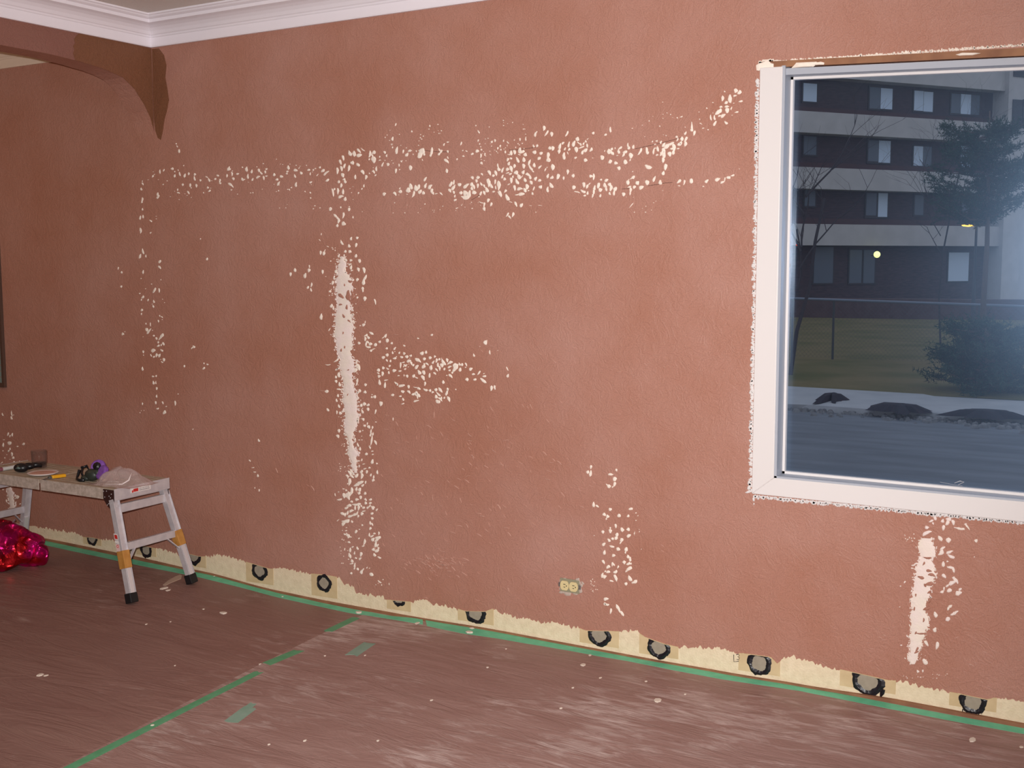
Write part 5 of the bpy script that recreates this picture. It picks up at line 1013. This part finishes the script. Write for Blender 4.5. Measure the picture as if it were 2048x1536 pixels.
# utility/putty knife, yellow handle
p0 = dk(89, 957); p1 = dk(103, 958.5); p2 = dk(131, 954.5)
kn = tag(empty('putty_knife', p1), 'small putty knife with yellow handle on the work platform in front of the plate', 'putty knife')
dv = (p2-p1); ln = dv.length; kn.rotation_euler = (0, 0, math.atan2(dv.y, dv.x))
b = MB(); b.bar((0, 0, .009), (ln, 0, .008), .020, .014, (0, 1, 0)); b.build('handle', mat('yellow_plastic', (232, 168, 28), .45), kn, bevel=.004)
b = MB(); b.prism([(0, -.005, .0065), (-.012, -.006, .0065), (-.035, -.014, .002), (-.035, .014, .002), (-.012, .006, .0065), (0, .005, .0065)], (0, 0, .0012)); b.build('blade', M_steel, kn)
b = MB(); b.bar((-.014, 0, .007), (.001, 0, .008), .013, .010, (0, 1, 0)); b.build('ferrule', mat('dark_grey_ferrule', (84, 84, 80), .5), kn, bevel=.002)
# white marker at the left edge
p0 = dk(-4, 944); p1 = dk(34, 937)
mk_ = tag(empty('marker_pen', p0), 'white marker pen at the left edge of the work platform', 'pen')
dv = p1-p0; mk_.rotation_euler = (0, 0, math.atan2(dv.y, dv.x)); l = dv.length
b = MB(); b.tube([(.02, 0, .0085), (l-.004, 0, .0085), (l, 0, .0085)], [.0085, .0085, .006], 14); b.build('barrel', mat('white_barrel', (206, 206, 202), .4), mk_, smooth=False)
b = MB(); b.tube([(0, 0, .0085), (.004, 0, .0085), (.021, 0, .0085)], [.006, .0088, .0088], 14); b.build('cap', mat('mauve_cap', (140, 84, 96), .4), mk_)
# rounded black gadget
def blobmesh(pts, seed, amp, name, m, parent, sub=3, scale=9.0, ridge=False):
    """lofted soft body: pts = list of (centre, (rx, ry, rz)) joined as metaball-like hull of one mesh via remesh"""
    bm = bmesh.new()
    for c, r in pts:
        mm = bmesh.ops.create_icosphere(bm, subdivisions=sub, radius=1)
        for v in mm['verts']: v.co = Vector((v.co.x*r[0]+c[0], v.co.y*r[1]+c[1], v.co.z*r[2]+c[2]))
    for v in bm.verts:
        n_ = noise.noise_vector(v.co*scale+Vector((seed, 0, 0)))
        if ridge:
            q = abs(noise.noise(v.co*scale*.8+Vector((0, seed, 0))))
            v.co += (v.co-Vector(pts[0][0])).normalized()*(q-.3)*amp*1.6
        v.co += n_*amp
        v.co.z = max(v.co.z, 0.0)
    me = bpy.data.meshes.new(name); bm.to_mesh(me); bm.free(); me.materials.append(m)
    for p_ in me.polygons: p_.use_smooth = not ridge
    o = bpy.data.objects.new(name, me); col.objects.link(o); o.parent = parent; return o
M_blk = mat('black_plastic', (24, 24, 27), .35)
p = dk(44, 944)
gd = tag(empty('sander_pad', p), 'rounded black palm tool beside the tumbler on the work platform', 'tool')
gd.rotation_euler = (0, 0, .35)
blobmesh([((0, -.004, .020), (.034, .026, .021)), ((.024, .016, .024), (.028, .022, .016))], 1, .002, 'body', M_blk, gd)
b = MB(); b.tube([(.035, .02, .025), (.052, .032, .028), (.07, .045, .022)], [.013, .011, .008], 10); b.build('nozzle', M_blk, gd, smooth=True)
b = MB(); b.tube([(-.012, -.027, .020), (.004, -.030, .023), (.012, -.028, .02)], [.003, .006, .003], 8); b.build('switch', mat('grey_green_switch', (92, 110, 106), .4), gd, smooth=True)
# half-mask respirator with purple filters
p = dk(185, 962)
rs = tag(empty('respirator', p), 'black half-mask respirator with two purple filters on the work platform', 'respirator mask')
M_pur = mat('purple_filter', (120, 70, 160), .6, c2=(140, 92, 176), vscale=60)
M_mask = mat('dark_green_grey_rubber', (48, 54, 48), .45)
blobmesh([((0, .0, .027), (.036, .025, .027)), ((.022, .008, .036), (.024, .020, .020)), ((-.024, -.012, .014), (.024, .02, .014))], 4, .004, 'face_piece', M_mask, rs)
for (cx_, cy_, cz_, ry_) in ((-.020, .050, .050, .5), (.058, .006, .040, -.2)):
    b = MB(); b.lathe([(0, -.010), (.029, -.010), (.032, -.004), (.032, .008), (.027, .012), (0, .013)], 26, Matrix.Rotation(ry_, 4, 'Z') @ Matrix.Rotation(1.05, 4, 'X'), (cx_, cy_, cz_)); fo = b.build('filter', M_pur, rs, smooth=False, bevel=.002)
b = MB(); b.lathe([(0, 0), (.017, 0), (.018, .01), (.013, .017), (0, .018)], 20, Matrix.Rotation(1.2, 4, 'X'), (.024, .012, .062)); b.build('valve_cover', M_blk, rs)
b = MB()
b.tube([(-.03, -.02, .010), (-.052, -.012, .030), (-.066, .004, .050), (-.056, .018, .056), (-.044, .02, .040), (-.05, .01, .014), (-.03, -.004, .006)], .0045, 8, flat=1.6)
b.tube([(-.062, -.014, .044), (-.068, -.02, .02), (-.056, -.036, .008), (-.034, -.04, .006), (-.008, -.036, .008)], .0045, 8, flat=1.6)
b.tube([(-.032, .008, .036), (-.026, .0, .040), (-.018, .0, .03), (-.022, .006, .02), (-.034, .008, .024), (-.032, .008, .036)], .003, 8)
b.build('head_strap', M_blk, rs, smooth=True)
b = MB(); b.tube([(-.064, -.006, .052), (-.058, .0, .056)], [.004, .005], 8); b.build('buckle', M_blk, rs)
# clear plastic bag
m_, nt, pb = nodes('clear_plastic'); N = nt.nodes; L = nt.links
pb.inputs['Base Color'].default_value = lin((214, 190, 186)); pb.inputs['Roughness'].default_value = .22; pb.inputs['Alpha'].default_value = 1
tr = N.new('ShaderNodeBsdfTransparent'); mx = N.new('ShaderNodeMixShader'); lw = N.new('ShaderNodeLayerWeight'); lw.inputs[0].default_value = .35
mr = N.new('ShaderNodeMapRange'); mr.inputs[3].default_value = .30; mr.inputs[4].default_value = .85
L.new(lw.outputs['Facing'], mr.inputs[0]); L.new(mr.outputs[0], mx.inputs[0]); L.new(tr.outputs[0], mx.inputs[1]); L.new(pb.outputs[0], mx.inputs[2]); L.new(mx.outputs[0], N['Material Output'].inputs['Surface'])
M_bag = m_
p = dk(246, 968)
bgp = empty('plastic_bag', p)
tag(bgp, 'crumpled clear plastic bag at the right end of the work platform', 'plastic bag')
bm = bmesh.new(); NB = 26; g = {}
for j in range(NB+1):
    for i in range(NB+1):
        u = i/NB*2-1; v = j/NB*2-1
        x = u*.118; y = v*.080 + u*.012
        h = .068*max(0, 1-((u+.18)/.62)**2)*max(0, 1-(v*1.0)**2) + .036*max(0, 1-((u-.42)/.42)**2)*max(0, 1-((v-.25)/.8)**2)
        q = noise.noise(Vector((u*2.6, v*2.6, 2))); q2 = abs(noise.noise(Vector((u*4, v*3.5, 5))))
        h = h*(1+.22*q) + (.005*q2 if h > .001 else .003*q2)
        edge = max(abs(u), abs(v))
        x += .012*noise.noise(Vector((u*3, v*3, 8)))*1.3; y += .014*noise.noise(Vector((u*3, v*3, 12)))*1.3
        g[i, j] = bm.verts.new((x, y, max(.0012, h)))
for j in range(NB):
    for i in range(NB): bm.faces.new((g[i, j], g[i+1, j], g[i+1, j+1], g[i, j+1]))
me = bpy.data.meshes.new('bag_film'); bm.to_mesh(me); bm.free(); me.materials.append(M_bag)
bo = bpy.data.objects.new('bag_film', me); col.objects.link(bo); bo.parent = bgp
b = MB(); b.tube([(-.10, -.070, .003), (-.02, -.06, .006), (.055, -.050, .012), (.066, -.025, .026), (.068, -.01, .055)], [.001, .0016, .003, .004, .001], 6); b.tube([(-.055, -.062, .012), (-.01, -.05, .018), (.03, -.046, .018)], .0011, 5)
b.build('bag_seam', mat('milky_plastic_fold', (226, 212, 208), .3), bgp, smooth=True)

# --- crumpled foil balloon on the floor under the platform
m_, nt, pb = nodes('magenta_foil'); N = nt.nodes; L = nt.links
tc = N.new('ShaderNodeTexCoord'); nz = N.new('ShaderNodeTexNoise'); nz.inputs['Scale'].default_value = 9; nz.inputs['Detail'].default_value = 2
L.new(tc.outputs['Object'], nz.inputs['Vector']); cr_ = N.new('ShaderNodeValToRGB'); cr_.color_ramp.elements[0].position = .42; cr_.color_ramp.elements[1].position = .56
cr_.color_ramp.elements[0].color = lin((222, 28, 130)); cr_.color_ramp.elements[1].color = lin((190, 26, 34))
L.new(nz.outputs['Fac'], cr_.inputs['Fac']); L.new(cr_.outputs['Color'], pb.inputs['Base Color']); pb.inputs['Metallic'].default_value = .85; pb.inputs['Roughness'].default_value = .27
n2 = N.new('ShaderNodeTexVoronoi'); n2.inputs['Scale'].default_value = 17
bp_ = N.new('ShaderNodeBump'); bp_.inputs['Strength'].default_value = .9; bp_.inputs['Distance'].default_value = .035
L.new(tc.outputs['Object'], n2.inputs['Vector']); L.new(n2.outputs['Distance'], bp_.inputs['Height']); L.new(bp_.outputs['Normal'], pb.inputs['Normal'])
M_foil = m_
x, y = FL(27, 1134)
fb = tag(empty('foil_balloon', (x, y, paper_z(x, y)+.001)), 'shiny crumpled magenta and red foil balloon on the floor under the work platform', 'foil balloon')
bl = blobmesh([((-.03, .0, .10), (.115, .10, .105)), ((.075, .03, .085), (.075, .07, .075)), ((-.12, .0, .09), (.10, .10, .09)), ((.045, -.05, .055), (.07, .06, .055)), ((.118, .05, .062), (.045, .045, .055)), ((.04, .0, .085), (.10, .075, .088))], 6, .030, 'foil_body', M_foil, fb, sub=4, scale=11, ridge=True)
b = MB(); b.tube([(-.10, -.02, .175), (-.04, -.03, .185), (.02, -.01, .205), (.03, .0, .222)], [.003, .005, .004, .008], 6, flat=.5); b.build('foil_tail', mat('silver_foil', (190, 180, 190), .25, .8), fb)
